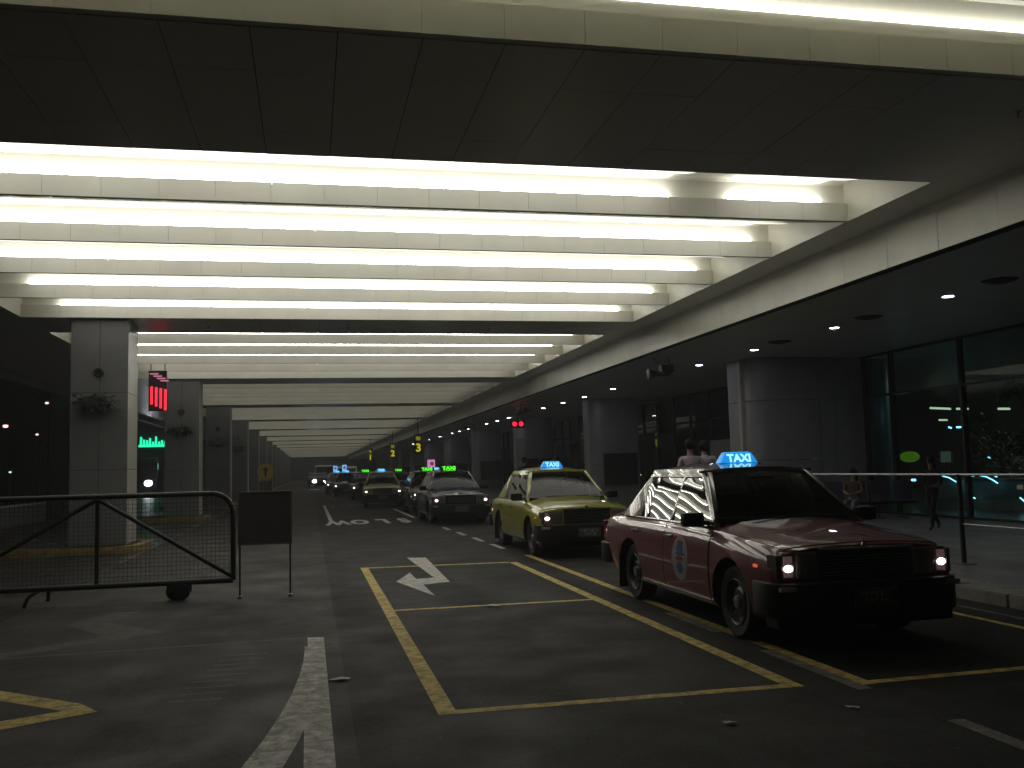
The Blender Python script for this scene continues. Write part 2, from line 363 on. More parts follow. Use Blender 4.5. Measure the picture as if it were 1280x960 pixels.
def panel_rows(y0, y1, near):
    """soffit between two recesses"""
    bm = bmesh.new(); box(bm, (XL - 3.1, y0 + .0, H + .012), (8.08, y1, H + .06)); cbm('soffit_backing', bm, joint)
    rows = [(y0, y0 + .79), (y0 + .79, y1 - .69), (y1 - .69, y1)] if y1 - y0 > 2.5 else [(y0, y0 + .7), (y0 + .7, y1 - .7), (y1 - .7, y1)]
    g = .004
    if near:
        for a, b in rows:
            xs = [-8.85, -7.9, -6.6] + [-5.62 + .65 * k for k in range(19)] + [7.40, 8.08]
            for xa, xb in zip(xs, xs[1:]):
                bm = bmesh.new(); dz = random.uniform(-.0015, .0015)
                box(bm, (xa + g, a + g, H + dz), (xb - g, b - g, H + .012)); cbm('soffit_panel', bm, soff)
    else:
        for a, b in rows:
            bm = bmesh.new(); box(bm, (-8.85, a + g, H), (8.08, b - g, H + .012)); cbm('soffit_panel', bm, soff)
# bay overhead, bay 1..n
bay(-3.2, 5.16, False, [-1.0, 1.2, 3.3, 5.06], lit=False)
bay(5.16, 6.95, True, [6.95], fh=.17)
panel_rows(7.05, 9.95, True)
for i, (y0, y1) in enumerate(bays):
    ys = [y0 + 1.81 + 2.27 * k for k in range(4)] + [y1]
    bay(y0, y1, i < 2, ys, first=(i == 0), glow_m=[glowm, glow2, glow3][min(i, 2)])
    panel_rows(y1 + .10, y0 + PER, i < 2)
# side soffits beside the recesses
for i, (y0, y1) in enumerate([(-3.2, 6.95)] + bays):
    bm = bmesh.new(); box(bm, (XR + .05, y0, H), (8.08, y1 + .10, H + .05)); cbm('side_soffit', bm, soff)
    bm = bmesh.new(); box(bm, (-8.85, y0, H), (XL - .05, y1 + .10, H + .05)); cbm('side_soffit', bm, soff)
bm = bmesh.new(); box(bm, (-9.1, -4, H - .25), (-8.86, 206.5, H + 1.2)); cbm('canopy_edge_beam', bm, pill)
bm = bmesh.new(); box(bm, (-9.1, -4, H + .72), (8.4, 206.5, H + 1.3)); cbm('canopy_deck', bm, joint)
# hanging clips that hold the tubes; tube light on them put in as emission
clipm = emis('clip_glow', (1, .96, .84), 1.1)
for x, y in ((2.55, 6.95), (4.0, 6.95), (4.65, 6.95), (5.52, 6.95), (-.43, 11.76), (.1, 14.03), (-3.2, 16.3), (-1.3, 18.57), (-4.0, 20.84), (-2.9, 24.86), (-1.95, 24.86), (-1.9, 27.13), (-.35, 27.13), (.25, 31.67)):
    bm = bmesh.new(); tube(bm, (x, y - .02, H + (.27 if y > 7 else .46)), (x, y - .025, H + (.235 if y > 7 else .41)), .006, 6); lathe(bm, [(-.018, .003), (0, .012), (.012, .003)], 8, 'z', (x, y - .025, H + (.225 if y > 7 else .40)))
    cbm('tube_clip', bm, clipm)
# fascia along the pavement side, panel by panel
fas = empty('fascia', (8.08, 0, H), kind='structure')
bm = bmesh.new(); box(bm, (8.092, -4, 4.23), (8.3, 206, 6.1)); chl(fin('fascia_backing', bm, joint), fas)
bm = bmesh.new(); prism(bm, [(8.02, H - .001), (8.09, H - .001), (8.09, H - .10)], -4, 206, 'y'); chl(fin('cove_strip', bm, soff), fas)
for k in range(-12, 70):
    bm = bmesh.new(); y = 9.68 + 1.12 * k; box(bm, (8.08 + random.uniform(-.0015, .0015), y + .004, 4.228), (8.092, y + 1.116, H + .02)); chl(fin('fascia_panel', bm, pale), fas)
bm = bmesh.new(); box(bm, (8.08, 9.68 + 1.12 * 70, 4.228), (8.092, 206, H + .02)); chl(fin('fascia_panel', bm, pale), fas)
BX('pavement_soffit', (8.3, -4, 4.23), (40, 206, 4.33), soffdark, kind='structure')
# end of the tunnel
BX('end_wall', (-16, 206, 0), (40, 207, 9), mat('end_dark', (.03, .03, .032), .8), kind='structure')
# ------------------------------------------------------------------ downlights and vents
ringm = mat('downlight_ring', (.3, .3, .3), .4, metal=.5)
dy = [3.0, 6.6, 10.3, 13.94, 17.5, 21.1, 24.45, 32.1, 35.7, 38.9, 42.4, 50.2, 53.4, 56.8, 63.8, 67.5, 71.1, 78, 85, 92, 99]
def downlight(x, y, n):
    t = empty('downlight', (x, y, 4.23), label=n, cat='downlight', group='round downlights in the soffit over the pavement')
    bm = bmesh.new(); lathe(bm, [(-.012, .115), (-.014, .10), (.002, .092), (.03, .085)], 20, 'z'); fin('trim_ring', bm, ringm, t, smooth=40)
    bm = bmesh.new(); bm.faces.new([bm.verts.new((.088 * math.cos(i * .3927), .088 * math.sin(i * .3927), -.013)) for i in range(16)][::-1]); fin('lamp_face', bm, downl, t)
for i, y in enumerate(dy):
    if y < 12: nm = 'round downlight overhead before the frame, number %s of the nearest unseen ones' % ORD[i]
    else: nm = 'small white round downlight, %s from the near end of the visible soffit row' % ORD[i - 3]
    if y > 12: downlight(10.55, y, nm)
for i, y in enumerate((12.59, 16.15, 19.67, 27.0)):
    t = empty('ceiling_vent', (10.46, y, 4.23), label='dark round vent in the pavement soffit, %s from the right edge of the photo' % ORD[i], cat='vent', group='dark vents in the pavement soffit')
    bm = bmesh.new(); lathe(bm, [(-.004, .01), (-.03, .20), (-.01, .25), (0, .27)], 24, 'z'); fin('vent_disc', bm, black, t, smooth=40)
    bm = bmesh.new(); lathe(bm, [(-.035, .09), (-.045, .13), (-.035, .15)], 24, 'z'); fin('vent_ring', bm, dark, t, smooth=40)
for i, (x, y, lb) in enumerate(((6.75, 7.72, 'tiny sprinkler head near the soffit seam at the upper right'), (.9, 22.0, 'small sprinkler head on the second soffit beam above the lane'), (-2.2, 22.0, 'small sprinkler head on the second soffit beam, near the pillar'), (4.2, 22.0, 'small sprinkler head on the second soffit beam, above the yellow taxi'))):
    t = empty('sprinkler', (x, y, H), label=lb, cat='sprinkler', group='sprinkler heads under the canopy')
    bm = bmesh.new(); lathe(bm, [(.002, .035), (-.006, .03), (-.008, .012), (-.04, .010), (-.045, .001)], 14, 'z'); fin('sprinkler_body', bm, steel, t, smooth=40)
    bm = bmesh.new(); lathe(bm, [(-.05, .001), (-.052, .022), (-.055, .001)], 12, 'z'); fin('deflector', bm, steel, t)
# ------------------------------------------------------------------ left pillars on islands
leafm = [mat('leaf_dark', (.012, .018, .01), .6), mat('leaf_mid', (.02, .03, .014), .6)]
def leaves(bm, c, r, n, size, flat=1.0):
    for _ in range(n):
        while True:
            v = Vector((random.uniform(-1, 1), random.uniform(-1, 1), random.uniform(-1, 1)))
            if v.length < 1: break
        p = Vector(c) + Vector((v.x * r[0], v.y * r[1], v.z * r[2])); s = size * random.uniform(.6, 1.3)
        d = Vector((random.uniform(-1, 1), random.uniform(-1, 1), random.uniform(-.8, .4) * flat)).normalized(); w = d.orthogonal().normalized() * s * .22
        mid = p + d * s * .5 + Vector((0, 0, .08 * s)); vs = [bm.verts.new(q) for q in (p, mid + w, p + d * s, mid - w)]
        bm.faces.new(vs).material_index = random.randint(0, 1)
PY = [(21.0 + PER * i, 22.15 + PER * i) for i in range(14)]
def island(y0, y1, n):
    t = empty('kerbed_island', (-4.9, y0, 0), kind='structure')
    pts = []
    xa, xb, ya, yb, r = -6.9, -3.42, y0 - .35, y1 + .55, .55
    for cx, cy, a0 in ((xb - r, ya + r, -90), (xb - r, yb - r, 0), (xa + r, yb - r, 90), (xa + r, ya + r, 180)):
        for k in range(6):
            a = R_(a0 + 18 * k); pts.append((cx + r * math.cos(a) + 4.9, cy + r * math.sin(a) - y0))
    bm = bmesh.new(); prism(bm, pts, -.01, .14); fin('yellow_kerb', bm, kerby, t, bevel=.015)
    ctr = Vector((sum(p[0] for p in pts) / len(pts), sum(p[1] for p in pts) / len(pts)))
    bm = bmesh.new(); prism(bm, [tuple(ctr + (Vector(p) - ctr) * .90) for p in pts], .13, .15); fin('island_top', bm, concrete, t)
for i, (y0, y1) in enumerate(PY):
    island(y0, y1, i)
    t = empty('pillar', (-4.27, y0, 0), label='square grey pillar on a yellow kerbed island, %s from the mesh gate' % ORD[i], cat='pillar', group='pillars along the left of the taxi lane')
    def pb(nm, a, b, M=pill):
        bm = bmesh.new(); box(bm, (a[0] + 4.27, a[1] - y0, a[2]), (b[0] + 4.27, b[1] - y0, b[2])); return fin(nm, bm, M, t, bevel=.006)
    pb('pillar_core', (-4.80, y0 + .02, 0), (-3.715, y1 - .02, H + .05), joint)
    zs = [.15, 1.7, 3.3, 4.86]
    if i < 5:
        for za, zb in zip(zs, zs[1:]):
            pb('cladding_panel', (-4.82, y0, za + .005), (-4.265, y0 + .02, zb - .005)); pb('cladding_panel', (-4.255, y0, za + .005), (-3.70, y0 + .02, zb - .005))
            pb('side_panel', (-3.715, y0 + .02, za + .005), (-3.70, y1, zb - .005), pille)
            pb('side_panel', (-4.82, y0 + .02, za + .005), (-4.80, y1, zb - .005))
    else:
        pb('cladding_panel', (-4.82, y0, .15), (-3.70, y0 + .02, 4.86)); pb('side_panel', (-3.715, y0 + .02, .15), (-3.70, y1, 4.86), pille); pb('side_panel', (-4.82, y0 + .02, .15), (-4.80, y1, 4.86))
    if i < 4:
        w = empty('wall_planter', (-4.28, y0, 3.05), label='dark trailing plant in a bracket on the front of the %s pillar' % ORD[i], cat='planter', group='plants hung on the pillars')
        bm = bmesh.new(); prism(bm, [(-.28, 0), (.28, 0), (.20, -.16), (-.20, -.16)], -.2, -.001, 'y'); fin('planter_box', bm, black, w, bevel=.01)
        bm = bmesh.new(); leaves(bm, (0, -.2, .03), (.42, .16, .16), 260, .16); fin('foliage', bm, leafm, w)
        s = empty('wall_speaker', (-4.27, y0, 3.72), label='small round wall speaker high on the %s pillar' % ORD[i], cat='speaker', group='round speakers on the pillars')
        bm = bmesh.new(); lathe(bm, [(0, .10), (-.05, .095), (-.06, .08), (-.045, .001)], 20, 'y'); fin('speaker_body', bm, dark, s, smooth=40)
        bm = bmesh.new(); lathe(bm, [(-.061, .05), (-.068, .04), (-.061, .02)], 16, 'y'); fin('speaker_ring', bm, black, s, smooth=40)
# low concrete parapet and far things on the left
par = BX('parapet_wall', (-9.75, -8, 0), (-9.5, 38, .66), mat('parapet_concrete', (.10, .10, .095), .7, var=.2, bump=.3), bevel=.02, label='low dark concrete parapet wall beyond the mesh gate at the left edge', cat='wall')
bm = bmesh.new(); box(bm, (-9.78, -8, .66), (-9.47, 38, .71)); fin('coping', bm, mat('coping_lit_tone', (.42, .42, .40), .5, var=.15), par)  # paler parapet top: the light along it put into the colour
# ------------------------------------------------------------------ mesh gate
gm = mat('gate_paint', (.022, .022, .021), .5, metal=.2)
gate = empty('mesh_gate', (-3.5, 12.6, 0), label='black rolling steel mesh gate with diagonal braces and rounded corner', cat='gate')
gx = lambda x: x + 3.5
x1g, x0g, zt, zb_ = -.95, -6.0, 1.30, .21
bm = bmesh.new(); P = [(gx(x0g), 0, zt)]
for k in range(7):
    a = R_(90 - 15 * k); P.append((gx(x1g - .26) + .26 * math.cos(a), 0, zt - .26 + .26 * math.sin(a)))
P.append((gx(x1g), 0, zb_)); path(bm, P, .034, 10); path(bm, [(gx(x0g), 0, zb_), (gx(x1g), 0, zb_)], .036, 10); path(bm, [(gx(x0g), 0, zt), (gx(x0g), 0, zb_)], .034, 10)
fin('gate_frame', bm, gm, gate, smooth=50)
xm = -2.56
for a, b, nm in (((gx(xm), 0, zt), (gx(xm), 0, zb_), 'upright'), ((gx(xm), -.005, zt - .03), (gx(x1g), -.005, zb_ + .04), 'brace'), ((gx(xm), -.005, zt - .03), (gx(-4.3), -.005, zb_ + .04), 'brace'), ((gx(-4.3), 0, zt), (gx(-4.3), 0, zb_), 'upright')):
    bm = bmesh.new(); tube(bm, a, b, .027, 8); fin(nm, bm, gm, gate, smooth=50)
bm = bmesh.new(); x = x0g
while x < x1g - .02:
    tube(bm, (gx(x), .004, zb_), (gx(x), .004, zt if x < x1g - .2 else zt - .1), .0028, 4, caps=False); x += .052
z = zb_ + .05
while z < zt: tube(bm, (gx(x0g), .009, z), (gx(x1g - (.02 if z < zt - .15 else .12)), .009, z), .0028, 4, caps=False); z += .052
fin('wire_mesh', bm, mat('wire', (.03, .03, .028), .5, metal=.3), gate, kind='stuff')
for x in (-1.66, -1.56):
    c = bmesh.new(); lathe(c, [(-.025, .01), (-.03, .085), (-.02, .10), (.02, .10), (.03, .085), (.025, .01)], 22, 'y', (gx(x), .045 * (1 if x < -1.6 else -1), .10)); fin('castor_wheel', c, rubber, gate, smooth=40)
bm = bmesh.new(); box(bm, (gx(-1.86), -.05, .19), (gx(-1.32), .05, .215)); box(bm, (gx(-1.74), -.045, .1), (gx(-1.66), -.035, .2)); box(bm, (gx(-1.52), -.045, .1), (gx(-1.44), -.035, .2)); fin('castor_bracket', bm, gm, gate)
bm = bmesh.new(); path(bm, [(gx(-3.2), 0, .2), (gx(-3.32), -.05, .12), (gx(-3.36), -.06, 0)], .022); path(bm, [(gx(-3.1), 0, .2), (gx(-3.12), .05, .06)], .022); fin('prop_leg', bm, gm, gate)
# blank board on two legs
sg = empty('board_sign', (-.55, 12.4, 0), label='blank grey rectangular board on two thin legs beside the mesh gate', cat='sign')
BX('board', (-.315, -.012, .665), (.315, .012, 1.30), mat('board_grey', (.075, .07, .062), .6, var=.1), sg, bevel=.004)
bm = bmesh.new(); 
for a, b in (((-.33, -.018, .65), (.33, .018, .668)), ((-.33, -.018, 1.297), (.33, .018, 1.315)), ((.312, -.018, .668), (.33, .018, 1.297)), ((-.33, -.018, .668), (-.312, .018, 1.297))): box(bm, a, b)
fin('board_frame', bm, mat('board_edge', (.16, .14, .11), .5), sg)
for s in (-1, 1):
    bm = bmesh.new(); tube(bm, (s * .305, 0, .65), (s * .305, 0, .03), .012, 8); l = fin('leg', bm, mat('leg_steel', (.10, .095, .09), .4, metal=.6), sg, smooth=50)
    bm = bmesh.new(); lathe(bm, [(0, .001), (0, .03), (.03, .03), (.04, .001)], 14, 'z', (s * .305, 0, 0)); fin('foot', bm, steel, l, smooth=40)
# yellow round beacon sign by the island
ys_ = empty('round_sign', (-1.75, 40, 0), label='round yellow bollard sign with arrow over a brown box, beyond the board', cat='sign')
BX('sign_box', (-.25, -.2, 0), (.25, .2, 1.22), mat('bollard_brown', (.12, .055, .03), .6, var=.2), ys_, bevel=.02)
bm = bmesh.new(); lathe(bm, [(-.04, .001), (-.05, .33), (.05, .33), (.04, .001)], 32, 'y', (0, 0, 1.62)); fin('sign_disc', bm, mat('sign_yellow', (.50, .40, .04), .4), ys_, smooth=40)
bm = bmesh.new(); prism(bm, [(-.04, -.2), (.04, -.2), (.04, .05), (.13, .05), (0, .2), (-.13, .05), (-.04, .05)], -.056, -.051, 'y'); bmesh.ops.translate(bm, vec=(0, 0, 1.62), verts=bm.verts); fin('arrow', bm, mat('sign_dark', (.05, .04, .02), .5), ys_)
# ------------------------------------------------------------------ city lights at left
dkb = mat('night_building', (.022, .022, .024), .8, var=.2)
bA = empty('office_building', (-22, 96, 0), label='dark building with red neon strips far behind the left pillars', cat='building')
BX('wall', (-14, 0, 0), (15.5, 14, 17), dkb, bA)
for x in (-9, -3, 3, 9, 13): BX('window', (x, -.06, 9), (x + 1.2, .02, 10.4), mat('dark_window', (.01, .01, .012), .1), bA)
red = emis('neon_red', (1, .02, .05), 1.7); pink = emis('neon_pink', (.9, .30, .45), .55)
nz = empty('neon_sign', (-4.45, 30, 4.85), label='hanging red neon sign with upright strokes between the first two pillars', cat='sign')
BX('sign_board', (-.26, .03, -1.36), (.26, .09, -.14), mat('neon_board', (.02, .008, .01), .5), nz, bevel=.01)
for k in range(4): BX('neon_stroke', (-.20 + .13 * k, -.02, -1.16 - .06 * k), (-.135 + .13 * k, .03, -.62 - .03 * k), red, nz, bevel=.01)
for k in range(4): BX('neon_stroke', (-.22 + .10 * k, -.02, -.26 - .07 * k), (.02 + .10 * k, .03, -.22 - .07 * k), pink, nz, bevel=.006)
bm = bmesh.new(); tube(bm, (-.2, .06, -.12), (-.2, .06, .4), .015, 6); tube(bm, (.2, .06, -.12), (.2, .06, .4), .015, 6); fin('hanger', bm, dark, nz)
bS = empty('shop_kiosk', (-14, 84, 0), label='dark shop with two green lit name strips behind the second pillar', cat='shop')
BX('wall', (-3, 0, 0), (5, 6, 5.9), dkb, bS)
grn = emis('sign_green', (.02, .75, .38), 1.7); mint = emis('sign_mint', (.35, 1, .75), 1.6)
bm = bmesh.new(); random.seed(3)
x = .2
for hh in (.75, .5, .45, .62, .30, .78, .35, .4, .36, .42, .5):
    z0 = 4.15 + random.uniform(-.03, .03); prism(bm, [(x, z0), (x + .17, z0 + .02), (x + .19, z0 + hh * .9), (x + .05, z0 + hh)], -.25, -.15, 'y'); x += .235
box(bm, (.1, -.2, 4.0), (2.85, -.12, 4.2)); fin('green_name_strip', bm, grn, bS)
BX('green_small_sign', (.55, -.25, 2.1), (1.65, -.1, 2.65), mint, bS)
# distant bus with one lamp in view
bus = empty('bus', (-13.6, 83.5, 0), label='dark bus with one white headlamp glaring between the first two pillars', cat='bus')
# bus is completed below, next to the van builder
lampc = emis('street_lamp_glow', (1, .62, .52), 2.2); lampc2 = emis('street_lamp_green', (.5, .9, .7), 1.6)
for i, (x, y, z, r, M, lb) in enumerate(((-17.2, 60, 4.66, .13, lampc, 'brightest pinkish street lamp at the far left edge'), (-15.0, 60, 5.98, .085, lampc, 'small pinkish street lamp, highest of the group at far left'), (-15.5, 60, 4.15, .07, lampc, 'small pinkish street lamp just left of the first pillar'), (-16.9, 60, 2.0, .07, lampc2, 'tiny dim greenish lamp low at the far left'))):
    t = empty('street_lamp', (x, y, 0), label=lb, cat='street lamp', group='street lamps beyond the canopy')
    bm = bmesh.new(); tube(bm, (0, .4, 0), (0, .4, z + .15), .07, 8, .045); fin('lamp_post', bm, dark, t)
    bm = bmesh.new(); tube(bm, (0, .4, z + .13), (0, -.1, z + .13), .03, 8); box(bm, (-.12, -.30, z + .08), (.12, .1, z + .13)); fin('lamp_arm', bm, dark, t)
    bm = bmesh.new(); bmesh.ops.create_uvsphere(bm, u_segments=12, v_segments=8, radius=r, matrix=Matrix.Translation((0, -.15, z)) @ Matrix.Diagonal((1.2, 1, .7, 1))); fin('lamp_glass', bm, M, t, smooth=60)
# ------------------------------------------------------------------ terminal building at right
tb = empty('terminal_building', (14.4, 20, 0), label='glass and panel terminal front along the pavement at right', cat='building')
def T(nm, a, b, M, bevel=0, par=None):
    bm = bmesh.new(); box(bm, (a[0] - 14.4, a[1] - 20, a[2]), (b[0] - 14.4, b[1] - 20, b[2])); return fin(nm, bm, M, par or tb, bevel=bevel)
Z0, Z1 = .125, 4.23
def column(y, w=1.9):
    """rounded corner column with clad wall behind: near-left corner at (11.18, y)"""
    bm = bmesh.new(); r = .45; pts = []
    xa, xb = 11.18, 11.18 + w
    for cx, cy, a0 in ((xb - .05, y + .05, -90), (xb - .05, y + 1.75, 0), (xa + r, y + 1.8 - r, 90), (xa + r, y + r, 180)):
        rr = .05 if cx > 12 else r
        for k in range(7): a = R_(a0 + 15 * k); pts.append((cx + rr * math.cos(a) - 14.4, cy + rr * math.sin(a) - 20))
    for za, zb in ((Z0, 1.55), (1.56, 3.1), (3.11, Z1)):
        b2_ = bmesh.new(); prism(b2_, pts, za, zb - .004 if zb < Z1 else zb); fin('column_drum', b2_, wallg, tb, smooth=30)
    bm.free()
    T('corner_trim', (11.10, y + .5, Z0), (11.19, y + .66, Z1), pille)
for k in range(11): column(22.6 + 14.1 * k)
# cross wall beside the near column
for a, b in zip((13.09, 13.55, 14.0), (13.54, 13.99, 14.42)):
    for za, zb in ((Z0, 3.1), (3.11, Z1)): T('wall_panel', (a, 22.62, za), (b - .004, 22.9, zb), wallg)
# glass wall X = 14.4 towards the camera
def glass_run(x, ys, zt=3.14):
    for ya, yb in zip(ys, ys[1:]):
        T('pane', (x, ya + .04, Z0 + .06), (x + .012, yb - .04, zt - .03), pane); T('pane', (x, ya + .04, zt + .03), (x + .012, yb - .04, Z1 - .06), pane)
    for y in ys: T('mullion', (x - .06, y - .04, Z0), (x + .06, y + .04, Z1), mull)
    T('transom', (x - .05, ys[0], zt - .028), (x + .05, ys[-1], zt + .028), mull)
    T('sill_rail', (x - .05, ys[0], Z0), (x + .05, ys[-1], Z0 + .058), mull); T('head_rail', (x - .05, ys[0], Z1 - .058), (x + .05, ys[-1], Z1), mull)
glass_run(14.4, [2.6, 5.3, 8.0, 10.7, 13.4, 16.1, 18.75, 21.36, 22.56])
for k in range(6):
    y0 = 24.6 + 14.1 * k; glass_run(14.7, [y0 + 1.75 * j for j in range(8)])
# pale door leaf in the second glass run, and dark display box on the second column
T('door_leaf', (14.62, 31.4, Z0), (14.68, 33.2, 2.35), mat('door_pale', (.45, .44, .40), .5))
T('display_box', (11.55, 36.55, .75), (12.95, 36.69, 2.0), black, bevel=.01)
for k in range(1, 7):
    T('display_box', (11.55, 36.55 + 14.1 * k, .75), (12.95, 36.69 + 14.1 * k, 2.0), black, bevel=.01)
# interior hall
inr = mat('hall_wall', (.16, .17, .16), .7, var=.3, vscale=.4)
T('hall_floor', (14.5, -6, .0), (45, 200, .135), mat('hall_floor', (.06, .06, .06), .25, var=.1))
T('hall_back_wall', (31, -6, .1), (31.4, 200, 5.2), inr); T('hall_end_wall', (14.9, 122, .1), (31, 122.4, 5.2), inr)
T('hall_ceiling', (14.46, -6, 4.34), (40, 200, 4.5), inr)
hallL = emis('hall_tube', (.82, 1, .70), .9); blueL = emis('blue_streak_glow', (.25, .66, 1), 4); tealc = mat('blue_light_column', (.08, .16, .20), .35, var=.4, vscale=2)
def pt(px, py, X=None, Y=None):
    d = Vector((px - 640, py - 480, 1187)); w = Vector([sum(RW[i][j] * d[j] for j in range(3)) for i in range(3)])
    t = X / w.x if X is not None else Y / w.y
    return Vector((w.x * t, w.y * t, 1.53 + w.z * t))
# lamps hung in the hall (each a thing), placed from the hall's plan
hl = [(24, (1208, 467), (1253, 469), 'long pale tube lamp high behind the right glass'), (24, (1163, 510), (1188, 511), 'short pale tube lamp behind the glass, left of the pair'),
      (24, (1196, 511), (1210, 511), 'short pale tube lamp behind the glass beside the mullion'), (24, (1248, 511), (1262, 511), 'short pale tube lamp far right behind foliage'),
      (26, (1254, 461), (1268, 463), 'tiny pale tube lamp high near the right edge'), (26, (1272, 460), (1290, 460), 'pale tube lamp cut by the right edge of the photo'), (28, (1174, 525), (1184, 525), 'small pale lamp low behind the glass')]
for X, a, b, lb in hl:
    A, B = pt(*a, X=X), pt(*b, X=X)
    t = empty('hall_lamp', A, label=lb, cat='lamp', group='tube lamps inside the hall')
    bm = bmesh.new(); tube(bm, (0, 0, 0), B - A, .04, 8); fin('lamp_tube', bm, hallL, t)
    bm = bmesh.new(); tube(bm, (0, 0, .03), (0, 0, 4.34 - A.z), .012, 6); tube(bm, B - A, ((B - A).x, (B - A).y, 4.34 - A.z), .012, 6); fin('hanger', bm, dark, t)
# round downlight seen through the glass
p_ = pt(1249, 444, X=20); t = empty('hall_spot', p_, label='small white spot lamp seen through the upper glass pane', cat='lamp')
bm = bmesh.new(); bmesh.ops.create_uvsphere(bm, u_segments=12, v_segments=6, radius=.09, matrix=Matrix.Diagonal((1, 1, .35, 1))); fin('spot_glass', bm, downl, t); BX('spot_can', (-.08, -.08, .03), (.08, .08, 4.34 - p_.z), dark, t)
# blue streaks in the glass, put in as glowing tubes added inside
for k, (pp, lb) in enumerate((([(1178, 595), (1186, 597), (1193, 601), (1201, 606)], 'bright blue curved glow streak left of the rail post'), ([(1213, 595), (1222, 594), (1233, 596), (1241, 600), (1247, 604)], 'blue curved glow streak right of the rail post'),
                     ([(1269, 593), (1276, 594), (1292, 594)], 'blue glow streak at the right edge of the photo'), ([(1168, 594), (1171, 595)], 'short blue glow dash above the walking woman'), ([(1241, 594), (1246, 596)], 'short blue glow dash between two curved streaks'),
                     ([(1214, 621), (1219, 623)], 'small blue glow dash below the pale bar'), ([(1275, 622), (1281, 627)], 'blue glow dash low at the right edge'), ([(1140, 600), (1144, 600)], 'dim blue round glow behind the seats'), ([(1262, 593), (1265, 594)], 'tiny blue glow dash near the right edge'),
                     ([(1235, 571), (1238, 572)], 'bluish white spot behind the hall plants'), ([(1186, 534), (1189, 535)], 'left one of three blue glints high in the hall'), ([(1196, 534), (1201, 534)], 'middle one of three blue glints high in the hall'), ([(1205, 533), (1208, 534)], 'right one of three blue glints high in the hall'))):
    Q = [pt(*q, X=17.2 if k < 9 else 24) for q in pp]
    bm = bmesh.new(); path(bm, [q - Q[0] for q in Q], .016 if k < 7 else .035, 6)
    o = fin('blue_glow_streak', bm, blueL, label=lb, cat='light strip', group='added blue glow streaks inside the hall'); o.location = Q[0]
# low display counter below the blue streaks
ct = empty('display_counter', (17.4, 15, .13), label='long dark display counter under the blue glow streaks', cat='counter')
BX('counter_body', (0, -3, 0), (.9, 9, .75), inr, ct, bevel=.02); BX('counter_top', (-.05, -3.05, .75), (.95, 9.05, .80), dark, ct, bevel=.01)
# green lit sign, pale screen
g_ = pt(1137, 571, X=20); o = bmesh.new(); bmesh.ops.create_uvsphere(o, u_segments=20, v_segments=12, radius=.34, matrix=Matrix.Diagonal((.8, 1.2, .55, 1)))
t = empty('green_globe_sign', g_, label='glowing lime green oval sign inside the glass hall', cat='sign'); fin('globe', o, emis('lime', (.30, .75, .02), .14), t, smooth=60); bm = bmesh.new(); tube(bm, (0, 0, -.15), (0, 0, .135 - g_.z), .03, 8); fin('stand', bm, dark, t)
g_ = pt(1183, 571, X=22); t = empty('notice_screen', g_, label='pale square notice screen behind the glass', cat='screen'); BX('screen_face', (-.05, -.25, -.19), (-.01, .25, .19), emis('screen_pale', (.35, .5, .45), .10), t); BX('screen_frame', (-.009, -.28, -.22), (.05, .28, .22), dark, t); bm = bmesh.new(); tube(bm, (.02, 0, -.22), (.02, 0, .135 - g_.z), .04, 8); fin('stand', bm, dark, t)
# round column in the hall, the blue light on it put into the colour
bm = bmesh.new(); lathe(bm, [(.13, .32), (4.34, .32)], 28, 'z'); o = fin('hall_column', bm, mat('column_blue_light_tint', (.10, .17, .19), .3, var=.3, vscale=2), smooth=60, label='round glossy column with blue light in its colour, behind the corner glass', cat='column'); o.location = (15.2, 23.3, 0)
lampT = bpy.data.lights.new('hall_column_light', 'POINT'); lampT.energy = 1.2; lampT.color = (.4, .75, 1); lampT.shadow_soft_size = .15
lo = bpy.data.objects.new('hall_column_light', lampT); link(lo); lo.location = (15.3, 22.3, 2.7)
lampH = bpy.data.lights.new('hall_ambient_light', 'AREA'); lampH.energy = 190; lampH.size = 8; lampH.color = (.95, 1, .85)
lo = bpy.data.objects.new('hall_ambient_light', lampH); link(lo); lo.location = (25, 24, 4.2)
hleaf = [mat('hall_leaf_dark', (.04, .07, .03), .5), mat('hall_leaf_pale', (.10, .14, .07), .5)]
# indoor plants
for i, (x, y, h, lb) in enumerate(((17.0, 19.4, 3.3, 'tall dark indoor tree behind the glass, right of the middle mullion'), (16.6, 17.6, 3.0, 'dark bushy indoor tree nearest the right edge of the photo'), (18.4, 22.6, 2.4, 'smaller indoor tree beside the green oval sign'), (18.6, 20.0, 3.2, 'indoor tree standing behind the two front ones'))):
    t = empty('indoor_tree', (x, y, .13), label=lb, cat='tree', group='plants inside the hall')
    bm = bmesh.new(); lathe(bm, [(0, .001), (0, .2), (.38, .27), (.4, .25), (.36, .001)], 20, 'z'); fin('pot', bm, mat('pot', (.06, .05, .045), .6), t, smooth=40)
    bm = bmesh.new(); top = Vector((random.uniform(-.1, .1), .05, h * .62)); tube(bm, (0, 0, .3), top, .045, 8, .03)
    lb_ = bmesh.new()
    for k in range(13):
        a = random.uniform(0, 6.28); z = h * random.uniform(.42, .95); r = random.uniform(.2, .75); q = Vector((r * math.cos(a), r * math.sin(a), z))
        s = Vector((0, 0, min(top.z, z * .8))); tube(bm, s, q, .016, 5, .006); leaves(lb_, q, (.30, .30, .24), 75, .17)
    fin('trunk', bm, mat('bark', (.05, .04, .03), .8), t); fin('crown', lb_, hleaf, t)
